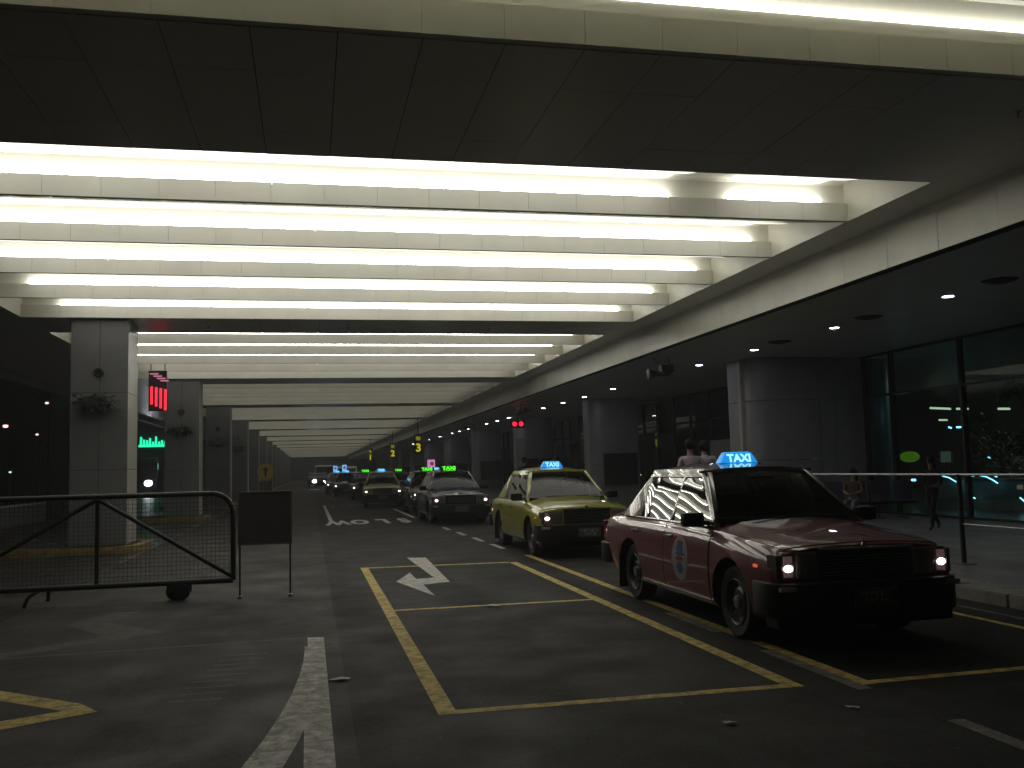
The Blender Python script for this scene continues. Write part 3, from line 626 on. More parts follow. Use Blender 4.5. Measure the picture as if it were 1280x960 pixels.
# ------------------------------------------------------------------ guard rail
rl = empty('guard_rail', (8.38, 11.1, .125), label='thin steel guard rail with one dark post along the pavement edge', cat='railing')
for y in (11.1, 15.6, 6.6):
    bm = bmesh.new(); tube(bm, (0, y - 11.1, 0), (0, y - 11.1, 1.17), .032, 12); po = fin('post', bm, dark, rl, smooth=50)
    bm = bmesh.new(); lathe(bm, [(0, .001), (0, .15), (.012, .15), (.018, .04), (.018, .001)], 20, 'z', (0, y - 11.1, 0)); fin('base_plate', bm, steel, po, smooth=30)
for z, r in ((1.165, .018), (.52, .011)):
    bm = bmesh.new(); tube(bm, (0, -4.5, z), (0, 4.5 if z > 1 else 0, z), r, 10); fin('rail', bm, steel, rl, smooth=50)
bt = empty('bench', (10.6, 11.4, .125), label='pale plank leaning bar on posts behind the guard rail post', cat='bench')
BX('plank', (-1.05, -.06, .93), (2.2, .06, .99), mat('plank_pale', (.34, .31, .26), .5, var=.2), bt, bevel=.008)
for x in (-.9, .6, 2.0):
    bm = bmesh.new(); tube(bm, (x, 0, 0), (x, 0, .93), .012, 8); fin('leg', bm, dark, bt)
# ------------------------------------------------------------------ waiting seats
seatm = mat('seat_metal', (.16, .15, .22), .35, metal=.5, var=.1)
for i, (x, y) in enumerate(((12.75, 20.3), (13.3, 20.22), (13.85, 20.14), (12.2, 20.38))):
    t = empty('waiting_seat', (x, y, .125), label=['perforated metal waiting seat nearest the seated woman', 'middle perforated metal waiting seat against the glass', 'perforated metal waiting seat at the right end of the row', 'perforated metal waiting seat under the seated woman'][i], cat='seat', group='row of metal waiting seats')
    bm = bmesh.new(); pr = [(-.22, .42), (-.10, .40), (.12, .39), (.22, .42), (.27, .55), (.31, .88), (.29, .88), (.25, .56), (.205, .44), (.12, .41), (-.10, .42), (-.22, .44)]
    prism(bm, pr, -.235, .235, 'x'); fin('seat_shell', bm, seatm, t, bevel=.004)
    bm = bmesh.new(); box(bm, (-.275, .0, .33), (.275, .06, .385)); fin('beam', bm, dark, t)
    bm = bmesh.new(); tube(bm, (-.2, .03, .33), (-.2, .03, 0), .02, 8); box(bm, (-.22, -.2, 0), (-.18, .26, .025)); fin('leg', bm, dark, t)
# ------------------------------------------------------------------ hanging things
def hang(name, x, y, s, lb):
    t = empty(name, (x, y, 4.23), label=lb, cat='loudspeaker', group='loudspeaker brackets under the soffit')
    bm = bmesh.new(); k = .012 * s
    for a, b in (((-.22, 0, 0), (-.22, 0, -.36)), ((.18, 0, 0), (.18, 0, -.36)), ((-.22, 0, -.36), (.18, 0, -.36)), ((-.22, 0, -.14), (.18, 0, -.14))): tube(bm, Vector(a) * s, Vector(b) * s, k, 6)
    fin('bracket', bm, dark, t)
    bm = bmesh.new(); lathe(bm, [(-.42, .001), (-.40, .13), (-.30, .10), (-.10, .05), (.02, .05), (.04, .001)], 18, 'x', (0, -.05, -.44)); bmesh.ops.scale(bm, vec=(s, s, s), verts=bm.verts); fin('horn', bm, black, t, smooth=40)
    bm = bmesh.new(); box(bm, (-.06 * s, -.12 * s, -.40 * s), (.27 * s, .12 * s, -.20 * s)); fin('driver_box', bm, black, t, bevel=.015)
hang('horn_loudspeaker', 8.75, 22.6, 1.0, 'dark horn loudspeaker on a square bracket under the soffit, nearest one')
hang('horn_loudspeaker', 8.75, 38.2, 1.0, 'dark horn loudspeaker beside the red display under the soffit')
hang('horn_loudspeaker', 8.75, 52.2, 1.0, 'dark horn loudspeaker farthest along the soffit')
redd = emis('led_red', (1, .02, .06), 1.6)
t = empty('led_display', (9.3, 42.0, 4.23), label='hanging display with two red lit digits under the soffit', cat='display')
p_ = pt(647, 530, Y=42.0); 
BX('display_case', (p_.x - 9.3 - .33, -.06, p_.z - 4.23 - .17), (p_.x - 9.3 + .33, .1, p_.z - 4.23 + .17), black, t, bevel=.01)
bm = bmesh.new(); tube(bm, (p_.x - 9.3, .02, p_.z - 4.23 + .17), (p_.x - 9.3, .02, 0), .03, 8); fin('hanger', bm, dark, t)
for s in (-.15, .15):
    bm = bmesh.new(); lathe(bm, [(-.075, .03), (-.075, .11)], 16, 'y', (p_.x - 9.3 + s, 0, p_.z - 4.23)); fin('lit_digit', bm, redd, t)
yeln = emis('number_yellow', (.85, .78, .02), .6); yelw = mat('number_board', (.02, .02, .01), .5)
for n_, px, py, Y, h_ in (('3', 523, 560, 60, .62), ('2', 491, 567, 80, .62), ('1', 463, 572, 95, .55)):
    p_ = pt(px, py, Y=Y); t = empty('zone_sign', p_, label='hanging lit yellow number %s over the taxi queue' % {'3': 'three', '2': 'two', '1': 'one'}[n_], cat='sign', group='hanging yellow zone numbers')
    BX('sign_board', (-.24, .02, -.30), (.24, .08, .9), yelw, t)
    text_obj('number', n_, .70, yeln, t, (0, 0, 0), (R_(90), 0, 0), .01, .02)
    BX('upper_mark', (-.14, -.01, .48), (.14, .015, .72), emis('number_dim', (.5, .45, .02), .35), t)
    bm = bmesh.new(); tube(bm, (0, .05, .9), (0, .05, (4.23 if p_.x > 8.2 else 4.85) - p_.z), .03, 6); fin('hanger', bm, dark, t)
# ------------------------------------------------------------------ taxis
def lerp(a, b, t): return a + (b - a) * t
def pw(x, tab):
    if x <= tab[0][0]: return tab[0][1]
    for (a, u), (b, v) in zip(tab, tab[1:]):
        if x <= b: return lerp(u, v, (x - a) / (b - a))
    return tab[-1][1]
FA, RA, WR, AR = -1.42, 1.22, .312, .375
YF, YR = -2.20, 2.36
def hw(y): return .848 - .055 * max(0, (abs(y - .05) - 1.45) / .8) ** 2
def prof(y):
    w = hw(y)
    zb = pw(y, [(YF, .30), (-1.9, .22), (1.7, .22), (YR, .36)])
    zs = pw(y, [(YF, .800), (-2.1, .828), (-1.85, .852), (-1.6, .872), (-1.3, .893), (-.95, .922), (0, .935), (1.6, .925), (2.25, .90), (YR, .88)])
    zt = pw(y, [(YF, .826), (-2.1, .850), (-1.85, .888), (-1.6, .917), (-1.3, .948), (-.98, .978), (-.9, .955), (1.6, .955), (1.66, .985), (2.2, .965), (YR, .93)])
    return [(0, zb), (w - .16, zb), (w - .07, zb + .005), (w - .025, zb + .05), (w - .006, zb + .18), (w, .52), (w, .64), (w - .006, .66), (w - .014, min(.76, zs - .13)), (w - .030, zs - .095), (w - .055, zs - .045), (w - .085, zs - .012), (w - .13, zs + .004),
            (.60, lerp(zs, zt, .45)), (.50, lerp(zs, zt, .85)), (.25, zt + .008), (0, zt + .012)]
def side_x(y, z):
    P = prof(y)[2:12]
    for (a, u), (b, v) in zip(P, P[1:]):
        if u <= z <= v: return lerp(a, b, (z - u) / max(1e-6, v - u))
    return P[-1][0] if z > P[-1][1] else P[0][0]
def top_z(y, x):
    P = prof(y)[11:]
    x = abs(x)
    for (a, u), (b, v) in zip(P, P[1:]):
        if b <= x <= a: return lerp(v, u, (x - b) / max(1e-6, a - b))
    return P[0][1]
def body_mesh():
    bm = bmesh.new(); st = [YF, YF + .02, YF + .06, -2.1, -2.0] + [-1.9 + .1 * i for i in range(9)] + [-1.0, -.97, -.92] + [-.8 + .2 * i for i in range(12)] + [1.56, 1.63, 1.70, 1.9, 2.1, 2.2, 2.3, YR - .02, YR]
    rings = []
    for k, y in enumerate(st):
        P = prof(y); s = {0: .965, 1: .985, len(st) - 1: .96, len(st) - 2: .985}.get(k, 1)
        full = [(x * s, z) for x, z in P] + [(-x * s, z) for x, z in P[-2:0:-1]]
        rings.append([bm.verts.new((x, y, z)) for x, z in full])
    n = len(rings[0])
    for A, B in zip(rings, rings[1:]):
        for i in range(n): bm.faces.new((A[i], A[(i + 1) % n], B[(i + 1) % n], B[i]))
    bm.faces.new(rings[0]); bm.faces.new(rings[-1][::-1])
    bmesh.ops.recalc_face_normals(bm, faces=bm.faces)
    me = bpy.data.meshes.new('body'); bm.to_mesh(me); bm.free()
    o = bpy.data.objects.new('tmp_body', me); COL.objects.link(o)
    c = bmesh.new()
    for y in (FA, RA):
        for s in (-1, 1):
            r = lathe(c, [(s * .50, AR), (s * 1.1, AR)], 40, 'x', (0, y, WR + .01)); c.faces.new(r[0]); c.faces.new(r[1][::-1])
    bmesh.ops.recalc_face_normals(c, faces=c.faces)
    cm = bpy.data.meshes.new('cut'); c.to_mesh(cm); c.free(); co = bpy.data.objects.new('cut', cm); COL.objects.link(co)
    md = o.modifiers.new('b', 'BOOLEAN'); md.object = co; md.operation = 'DIFFERENCE'; md.solver = 'EXACT'
    dg = bpy.context.evaluated_depsgraph_get(); me2 = bpy.data.meshes.new_from_object(o.evaluated_get(dg))
    bpy.data.objects.remove(o); bpy.data.objects.remove(co)
    me2.materials.clear(); me2.materials.append(None); me2.materials.append(black); me2.materials.append(black)
    for p in me2.polygons:
        ctr = p.center; inn = False
        for y in (FA, RA):
            d = math.hypot(ctr.y - y, ctr.z - WR - .01)
            if d < AR + .004 and (abs(ctr.x) < .51 or abs(p.normal.x) < .3) and abs(ctr.x) > .49 and ctr.z > .22: inn = True
        p.material_index = 1 if inn or (ctr.z < .24) or (-.93 < ctr.y < 1.6 and ctr.z > .94 and abs(ctr.x) < .66) else 0
        p.use_smooth = True
    me2.set_sharp_from_angle(angle=R_(32)); me2.name = 'body'; return me2
def pz(z): return .758 - (z - .93) * .36 - max(0, (z - 1.30)) * .25     # half width of the glasshouse at height z
def side_poly(name, poly, M, par, t=.03, off=0.0, s=1, sub=None):
    bm = bmesh.new(); A = []; B = []
    for y, z in poly:
        x = pz(z) + off; A.append(bm.verts.new((s * x, y, z))); B.append(bm.verts.new((s * (x - t), y, z)))
    n = len(poly); bm.faces.new(A); bm.faces.new(B[::-1])
    for i in range(n): bm.faces.new((A[i], A[(i + 1) % n], B[(i + 1) % n], B[i]))
    return fin(name, bm, M, par, bevel=.006 if t > .01 else 0, smooth=35 if t > .01 else None, objlink=(M is PAINTROOF or M is PAINT))
def paint(name, col, metal=.25, rough=.28):
    return mat(name, col, rough, metal=metal, coat=1.0, spec=.3, var=.04, vscale=3)
PAINT = paint('paint_red', (.115, .004, .010), 0, .5); PAINTROOF = paint('paint_silver', (.16, .15, .14), .6, .22)
sideglass = glass_mat('car_side_glass', (.10, .11, .10), 1.0, .00005, 2.0, f0=.30); frontglass = glass_mat('car_front_glass', (.34, .38, .36), .6, .0003, 2.5, f0=.06)
lensm = glass_mat('lamp_lens', (.8, .8, .8), .9); amber = mat('amber_lens', (.35, .10, .02), .2); whitebulb = emis('parking_bulb', (1, .78, .72), 14); redrefl = emis('side_marker', (1, .16, .05), .55)
platem = mat('number_plate', (.07, .07, .07), .5); platel = mat('plate_letter', (.35, .35, .35), .5); seatf = mat('seat_fabric', (.03, .03, .032), .9)
chromed = mat('dull_chrome', (.45, .45, .44), .22, metal=1)
def make_taxi():
    t = empty('taxi', (0, 0, 0))
    o = bpy.data.objects.new('body', body_mesh()); link(o, t)
    o.material_slots[0].link = 'OBJECT'; o.material_slots[0].material = PAINT
    # hood and boot lid, laid 4 mm proud with shut lines round them
    def lid(nm, y0, y1, wfun, n=16):
        bm = bmesh.new(); G = []
        for i in range(n + 1):
            y = lerp(y0, y1, i / n); w = max(.67, wfun(y)); xs = [-w, -.65, -.60, -.55, -.50, -.38, -.25, -.12, 0, .12, .25, .38, .50, .55, .60, .65, w]
            G.append([bm.verts.new((x, y, top_z(y, x) + .006)) for x in xs])
        for A, B in zip(G, G[1:]):
            for i in range(len(A) - 1): bm.faces.new((A[i], A[i + 1], B[i + 1], B[i]))
        r = bmesh.ops.extrude_edge_only(bm, edges=[e for e in bm.edges if e.is_boundary]); vs = [v for v in r['geom'] if isinstance(v, bmesh.types.BMVert)]
        bmesh.ops.translate(bm, vec=(0, 0, -.012), verts=vs)
        return fin(nm, bm, PAINT, t, smooth=25, objlink=True)
    hood = lid('hood', -2.15, -1.0, lambda y: hw(y) - .10 - .0 * y)
    lid('boot_lid', 1.66, 2.32, lambda y: hw(y) - .14)
    # doors follow the body side, with the rear one cut round the arch
    for s in (-1, 1):
        for y0, y1 in ((-1.0, .125), (.14, 1.14)):
            bm = bmesh.new(); G = []
            zs_ = [.285, .32, .40, .48, .52, .57, .64, .66, .70, .76, .80, .85, .875, .89]
            for z in zs_:
                b = y1
                if abs(z - WR - .01) < AR + .02: b = min(b, RA - math.sqrt((AR + .02) ** 2 - (z - WR - .01) ** 2))
                G.append([bm.verts.new((s * (side_x(lerp(y0, b, i / 10), z) + .007), lerp(y0, b, i / 10), z)) for i in range(11)])
            for A, B in zip(G, G[1:]):
                for i in range(10): bm.faces.new((A[i], A[i + 1], B[i + 1], B[i]))
            r = bmesh.ops.extrude_edge_only(bm, edges=[e for e in bm.edges if e.is_boundary]); vs = [v for v in r['geom'] if isinstance(v, bmesh.types.BMVert)]
            bmesh.ops.translate(bm, vec=(-s * .014, 0, 0), verts=vs)
            d = fin('door', bm, PAINT, t, smooth=30, objlink=True)
            hy = y1 - .13; hx = side_x(hy, .80) + .007
            bm = bmesh.new(); box(bm, (s * hx - .002, hy - .085, .785), (s * hx + s * .022 , hy + .085, .808)); box(bm, (s * hx - .002, hy - .10, .77), (s * hx + .004 * s, hy + .10, .825)); fin('handle', bm, chromed, d, bevel=.004)
        # sill trim
        bm = bmesh.new(); box(bm, (s * (hw(0) - .02), -1.03, .262), (s * (hw(0) + .004), .84, .276)); fin('sill_trim', bm, chromed, t)
        # glasshouse side
        side_poly('a_pillar', [(-1.02, .93), (-.94, .93), (-.30, 1.395), (-.235, 1.46), (-.40, 1.43)], PAINTROOF, t, .05, .004, s)
        side_poly('roof_rail', [(-.32, 1.385), (.95, 1.385), (1.16, 1.385), (1.08, 1.465), (-.26, 1.465)], PAINTROOF, t, .05, .003, s)
        side_poly('b_pillar', [(.095, .93), (.165, .93), (.165, 1.39), (.105, 1.39)], PAINTROOF, t, .035, .002, s)
        side_poly('window_divider', [(.83, .93), (.855, .93), (.83, 1.39), (.805, 1.39)], black, t, .03, .0, s)
        side_poly('c_pillar', [(1.02, .93), (1.66, .93), (1.14, 1.46), (1.02, 1.46), (1.06, 1.37)], PAINTROOF, t, .045, .0, s)
        side_poly('belt_trim', [(-.98, .925), (1.2, .925), (1.2, .945), (-.98, .945)], chromed, t, .02, .006, s)
        for nm, q in (('front_door_glass', [(-.90, .94), (.10, .94), (.11, 1.39), (-.29, 1.39)]), ('rear_door_glass', [(.16, .94), (.835, .94), (.81, 1.39), (.16, 1.39)]), ('quarter_glass', [(.85, .94), (1.06, .94), (1.06, 1.38), (.825, 1.39)])):
            bm = bmesh.new(); G = []                                     # gently bowed pane
            (ya, z_), (yb, _), (yc, z2), (yd, _) = q; N, Mz = 12, 8
            for j in range(Mz + 1):
                v = j / Mz; z = lerp(z_, z2, v); a = lerp(ya, yd, v); b = lerp(yb, yc, v)
                G.append([bm.verts.new((s * (pz(z) - .014 + .002 * math.sin(math.pi * i / N) + .005 * math.sin(math.pi * v)), lerp(a, b, i / N), z)) for i in range(N + 1)])
            for A, B in zip(G, G[1:]):
                for i in range(N): bm.faces.new((A[i], A[i + 1], B[i + 1], B[i]))
            fin(nm, bm, sideglass, t, smooth=60)
        # mirror
        bm = bmesh.new(); bmesh.ops.create_cube(bm, size=1, matrix=Matrix.Translation((s * .90, -.80, 1.00)) @ Matrix.Rotation(s * .12, 4, 'Z') @ Matrix.Diagonal((.21, .12, .135, 1)))
        mr = fin('mirror', bm, black, t, bevel=.03, smooth=50)
        bm = bmesh.new(); box(bm, (s * .74, -.84, .945), (s * .84, -.79, .985)); fin('mirror_stalk', bm, black, mr, bevel=.006)
        # mud flap behind the rear wheel
        bm = bmesh.new(); prism(bm, [(s * .60, .10), (s * .86, .10), (s * .85, .60), (s * .60, .60)], RA + .345, RA + .362, 'y'); fin('mud_flap', bm, rubber, t)
        bm = bmesh.new(); box(bm, (s * (side_x(-1.88, .68) - .004), -1.93, .66), (s * (side_x(-1.88, .68) + .008), -1.87, .685)); fin('side_marker', bm, redrefl, t)
        # wheels
        for y in (FA, RA):
            bm = bmesh.new(); xc = s * .70
            pr = [(-.075, .20), (-.085, .235), (-.095, .285), (-.08, .305), (-.06, .312), (.06, .312), (.08, .305), (.095, .285), (.085, .235), (.075, .20)]
            lathe(bm, pr, 36, 'x', (xc, y, WR)); w = fin('wheel', bm, rubber, t, smooth=40)
            bm = bmesh.new(); lathe(bm, [(s * .080, .202), (s * .088, .195), (s * .078, .185), (s * .045, .175), (s * .040, .13), (s * .058, .105), (s * .060, .06), (s * .052, .001)], 30, 'x', (xc, y, WR))
            fin('rim', bm, mat('wheel_rim', (.05, .05, .05), .4, metal=.7), w, smooth=30)
            bm = bmesh.new(); lathe(bm, [(s * .060, .058), (s * .082, .052), (s * .088, .03), (s * .09, .001)], 20, 'x', (xc, y, WR))
            for k in range(8):
                a = 2 * math.pi * k / 8; lathe(bm, [(s * .0445, .001), (s * .0445, .016), (s * .040, .016)], 8, 'x', (xc, y + .152 * math.cos(a), WR + .152 * math.sin(a)))
            fin('hub_cap', bm, steel, w, smooth=30)
    # roof
    bm = bmesh.new(); G = []
    for k in range(15):
        y = -.33 + 1.50 * k / 14; e = min(1, min(k, 14 - k) / 3); zc = 1.452 + .062 * math.sin(math.pi * min(1, max(0, (k + 1.2) / 16.4))) ; w = pz(1.45) - .004
        G.append([bm.verts.new((w * u, y, 1.452 + (zc - 1.44) * (1 - abs(u) ** 2.6) + .008 * e)) for u in [-1, -.97, -.9, -.75, -.5, -.25, 0, .25, .5, .75, .9, .97, 1]])
    for A, B in zip(G, G[1:]):
        for i in range(12): bm.faces.new((A[i], A[i + 1], B[i + 1], B[i]))
    r = bmesh.ops.extrude_edge_only(bm, edges=[e for e in bm.edges if e.is_boundary]); vs = [v for v in r['geom'] if isinstance(v, bmesh.types.BMVert)]
    bmesh.ops.translate(bm, vec=(0, 0, -.045), verts=vs); fin('roof', bm, PAINTROOF, t, smooth=35, objlink=True)
    # screens
    def screen(nm, ya, za, yb, zb, wa, wb, bow, M):
        bm = bmesh.new(); G = []
        for j in range(9):
            v = j / 8; w = lerp(wa, wb, v)
            G.append([bm.verts.new((w * u, lerp(ya, yb, v) - bow * (1 - u * u), lerp(za, zb, v) + .010 * math.sin(math.pi * v))) for u in [-1 + i / 8 for i in range(17)]])
        for A, B in zip(G, G[1:]):
            for i in range(16): bm.faces.new((A[i], A[i + 1], B[i + 1], B[i]))
        return fin(nm, bm, M, t, smooth=60)
    screen('windscreen', -.97, .975, -.32, 1.432, .735, .575, .05, frontglass)
    screen('rear_window', 1.64, .97, 1.16, 1.432, .71, .56, -.04, sideglass)
    bm = bmesh.new(); box(bm, (-.60, -.36, 1.425), (.60, -.30, 1.452)); fin('windscreen_header', bm, PAINTROOF, t, bevel=.006, objlink=True)
    for s in (-.42, .12):
        bm = bmesh.new(); tube(bm, (s, -1.04, 1.0), (s + .46, -.985, .998), .007, 6); fin('wiper', bm, black, t)
    # cabin
    BX('dashboard', (-.66, -.90, .945), (.66, -.55, 1.0), black, t, bevel=.015)
    for x in (-.36, .36):
        bm = bmesh.new(); box(bm, (x - .23, -.05, .95), (x + .23, .06, 1.18)); sm = fin('seat_back', bm, seatf, t, bevel=.03, smooth=50)
        bm = bmesh.new(); box(bm, (x - .12, -.03, 1.21), (x + .12, .05, 1.35)); tube(bm, (x - .05, .01, 1.17), (x - .05, .01, 1.22), .008, 6); tube(bm, (x + .05, .01, 1.17), (x + .05, .01, 1.22), .008, 6); fin('head_rest', bm, seatf, sm, bevel=.02)
    bm = bmesh.new(); box(bm, (-.60, .95, .95), (.60, 1.12, 1.17)); fin('rear_seat', bm, seatf, t, bevel=.03, smooth=50)
    bm = bmesh.new(); c = Vector((-.36, -.50, 1.03)); R3 = Matrix.Rotation(-.5, 3, 'X'); pts = [c + R3 @ Vector((.18 * math.cos(a * .3927), 0, .18 * math.sin(a * .3927))) for a in range(17)]; path(bm, pts, .013, 6); tube(bm, c, c + Vector((0, .0, 0)) + R3 @ Vector((.17, 0, 0)), .012, 6); tube(bm, c, c + R3 @ Vector((-.17, 0, 0)), .012, 6); fin('steering_wheel', bm, black, t)
    bm = bmesh.new(); box(bm, (-.12, -.47, 1.335), (.12, -.44, 1.39)); tube(bm, (0, -.45, 1.39), (0, -.40, 1.43), .008, 6); fin('rear_view_mirror', bm, black, t, bevel=.008)
    # nose
    yf = YF
    bm = bmesh.new(); box(bm, (-.40, yf - .012, .575), (.40, yf + .03, .80)); g = fin('grille', bm, black, t, bevel=.008)
    for k in range(7): BX('grille_slat', (-.385, yf - .022, .598 + .024 * k), (.385, yf - .010, .606 + .024 * k), mat('slat_grey', (.16, .16, .16), .3, metal=.7), g)
    BX('grille_bar', (-.42, yf - .03, .803), (.42, yf + .0, .822), chrome, g, bevel=.005)
    bm = bmesh.new(); prism(bm, [(-.035, 0), (.035, 0), (.02, .03), (.02, .045), (-.02, .045), (-.02, .03)], yf - .008, yf, 'y'); bmesh.ops.translate(bm, vec=(0, 0, .820), verts=bm.verts); fin('hood_ornament', bm, chrome, g)
    for s in (-1, 1):
        bm = bmesh.new(); xa, xb = sorted((s * .43, s * .735)); box(bm, (xa, yf - .004, .578), (xb, yf + .06, .795)); hl_ = fin('headlight', bm, mat('lamp_reflector', (.45, .44, .42), .3, metal=.5), t, bevel=.01)
        bm = bmesh.new(); box(bm, (xa + .004, yf - .028, .582), (xb - .004, yf - .022, .791))
        fin('lens', bm, lensm, hl_, bevel=.004)
        bm = bmesh.new(); 
        for k in range(9): xx = lerp(xa + .03, xb - .03, k / 8); box(bm, (xx - .0015, yf - .012, .59), (xx + .0015, yf - .006, .775))
        fin('lens_rib', bm, mat('rib_grey', (.5, .5, .48), .2), hl_)
        bm = bmesh.new(); bmesh.ops.create_uvsphere(bm, u_segments=12, v_segments=8, radius=.027, matrix=Matrix.Translation((s * .69, yf - .014, .668)) @ Matrix.Diagonal((1.5, .35, 1.1, 1))); fin('parking_bulb', bm, whitebulb, hl_, smooth=60)
        xa2, xb2 = sorted((s * .655, s * .728)); BX('parking_lamp', (xa2, yf - .0125, .60), (xb2, yf - .004, .765), emis('parking_glow', (1, .62, .58), .11), hl_, bevel=.003)
        bm = bmesh.new(); ya = yf + .13
        prism(bm, [(s * .742, yf - .012), (s * .785, yf + .0), (s * (hw(ya) - .008), ya), (s * (hw(ya) - .05), ya), (s * .742, yf + .03)], .58, .775); fin('corner_lamp', bm, mat('corner_lens', (.10, .095, .09), .12, coat=.5), t, bevel=.004)
        # tail lamps
        xa, xb = sorted((s * .42, s * .78)); BX('tail_lamp', (xa, YR - .02, .62), (xb, YR + .015, .84), mat('tail_red', (.22, .01, .01), .2, coat=.5), t, bevel=.008)
    def bumper(nm, ys, z0, z1, M, sgn):
        w = .85; y0 = ys; pts = [(-w, y0 + sgn * .42), (-w, y0 + sgn * .20), (-w + .03, y0 + sgn * .11), (-w + .09, y0 + sgn * .05), (-w + .20, y0 + sgn * .01), (-.4, y0 - sgn * .012), (0, y0 - sgn * .018), (.4, y0 - sgn * .012), (w - .20, y0 + sgn * .01), (w - .09, y0 + sgn * .05), (w - .03, y0 + sgn * .11), (w, y0 + sgn * .20), (w, y0 + sgn * .42)]
        inn = [(x * .92, y + sgn * .10) for x, y in pts][::-1]
        bm = bmesh.new(); prism(bm, pts + inn, z0, z1); return fin(nm, bm, M, t, bevel=.018, smooth=40)
    bp = bumper('front_bumper', YF - .11, .29, .555, black, 1); bumper('rear_bumper', YR + .12, .34, .58, black, -1)
    bm = bmesh.new(); prism(bm, [(-.80, YF - .03), (.80, YF + .02), (.80, YF + .2), (-.80, YF + .2)], .19, .295); fin('valance', bm, black, t, bevel=.02)
    for s in (-1, 1): xa, xb = sorted((s * .62, s * .80)); BX('bumper_lamp', (xa, YF - .095, .495), (xb, YF - .045, .53), mat('bumper_lens', (.30, .28, .26), .15), bp, bevel=.004)
    pl_ = BX('number_plate', (-.19, YF - .143, .355), (.19, YF - .125, .50), platem, t, bevel=.004)
    return t
def kids(o): return [c for c in bpy.data.objects if c.parent == o]
proto = make_taxi()
KID = {}
for o in bpy.data.objects:
    if o.parent: KID.setdefault(o.parent.name, []).append(o)
def copy_tree(o, par=None, paints=None):
    c = o.copy(); COL.objects.link(c); c.parent = par
    if paints and o.type == 'MESH':
        for sl in c.material_slots:
            if sl.link == 'OBJECT': sl.material = paints.get(sl.material.name, sl.material)
    for k in KID.get(o.name, []): copy_tree(k, c, paints)
    return c
def repaint(o, paints):
    for c in [o] + [x for x in KID.get(o.name, [])] :
        if c.type == 'MESH':
            for sl in c.material_slots:
                if sl.link == 'OBJECT' and sl.material: sl.material = paints.get(sl.material.name, sl.material)
# roof signs
bluebox = emis('sign_blue_shell', (.01, .23, .62), 1.25, sampling='AUTO'); bluetext = emis('sign_blue_text', (.35, .82, 1), 1.35); cyanrim = emis('sign_cyan_rim', (.03, .45, .80), 1.3)
grnt = emis('sign_led_green', (.10, 1, .03), 1.5); adm = emis('ad_panel_pink', (.75, .35, .60), .7); adb = emis('ad_panel_blue', (.12, .50, .95), 1.1)
def roof_sign(t, kind, yy=.10, lit=1):
    z = 1.515
    if kind == 'blue':
        bm = bmesh.new(); w0, w1, h_ = .215, .15, .115
        A = [(-w0, yy - .075, z), (w0, yy - .075, z), (w0, yy + .075, z), (-w0, yy + .075, z)]; B = [(-w1, yy - .045, z + h_), (w1, yy - .045, z + h_), (w1, yy + .045, z + h_), (-w1, yy + .045, z + h_)]
        a = [bm.verts.new(p) for p in A]; b = [bm.verts.new(p) for p in B]; bm.faces.new(a[::-1]); bm.faces.new(b)
        for i in range(4): bm.faces.new((a[i], a[(i + 1) % 4], b[(i + 1) % 4], b[i]))
        s = fin('roof_sign', bm, bluebox, t, bevel=.014, smooth=45)
        text_obj('sign_lettering', 'TAXI', .115, bluetext, s, (0, yy - .066, z + .052), (R_(90 - 14.6), 0, 0), .003, .004, sx=1.05)
        BX('sign_top_rim', (-.13, yy - .03, z + h_ - .004), (.13, yy + .03, z + h_ + .004), cyanrim, s); BX('sign_base', (-.235, yy - .085, z - .03), (.235, yy + .085, z + .004), black, s, bevel=.006)
    else:
        s = BX('roof_sign', (-.27, yy - .05, z - .02), (.27, yy + .05, z + .115), black, t, bevel=.03)
        if kind == 'green': text_obj('sign_lettering', 'TAXI', .13, grnt, s, (0, yy - .052, z + .048), (R_(90), 0, 0), .003, .006, sx=1.4)
    return s
def ad_sign(t, M, yy=.6):
    bm = bmesh.new(); prism(bm, [(yy - .35, 1.50), (yy + .35, 1.50), (yy + .22, 1.98), (yy - .22, 1.98)], -.26, .02, 'x'); s = fin('ad_panel', bm, M, t, bevel=.02)
    bm = bmesh.new(); bmesh.ops.create_uvsphere(bm, u_segments=12, v_segments=8, radius=.09, matrix=Matrix.Translation((-.12, yy - .30, 1.80)) @ Matrix.Diagonal((1, .3, 1, 1))); fin('ad_print', bm, emis('ad_magenta', (.5, .01, .25), .5), s)
    return s
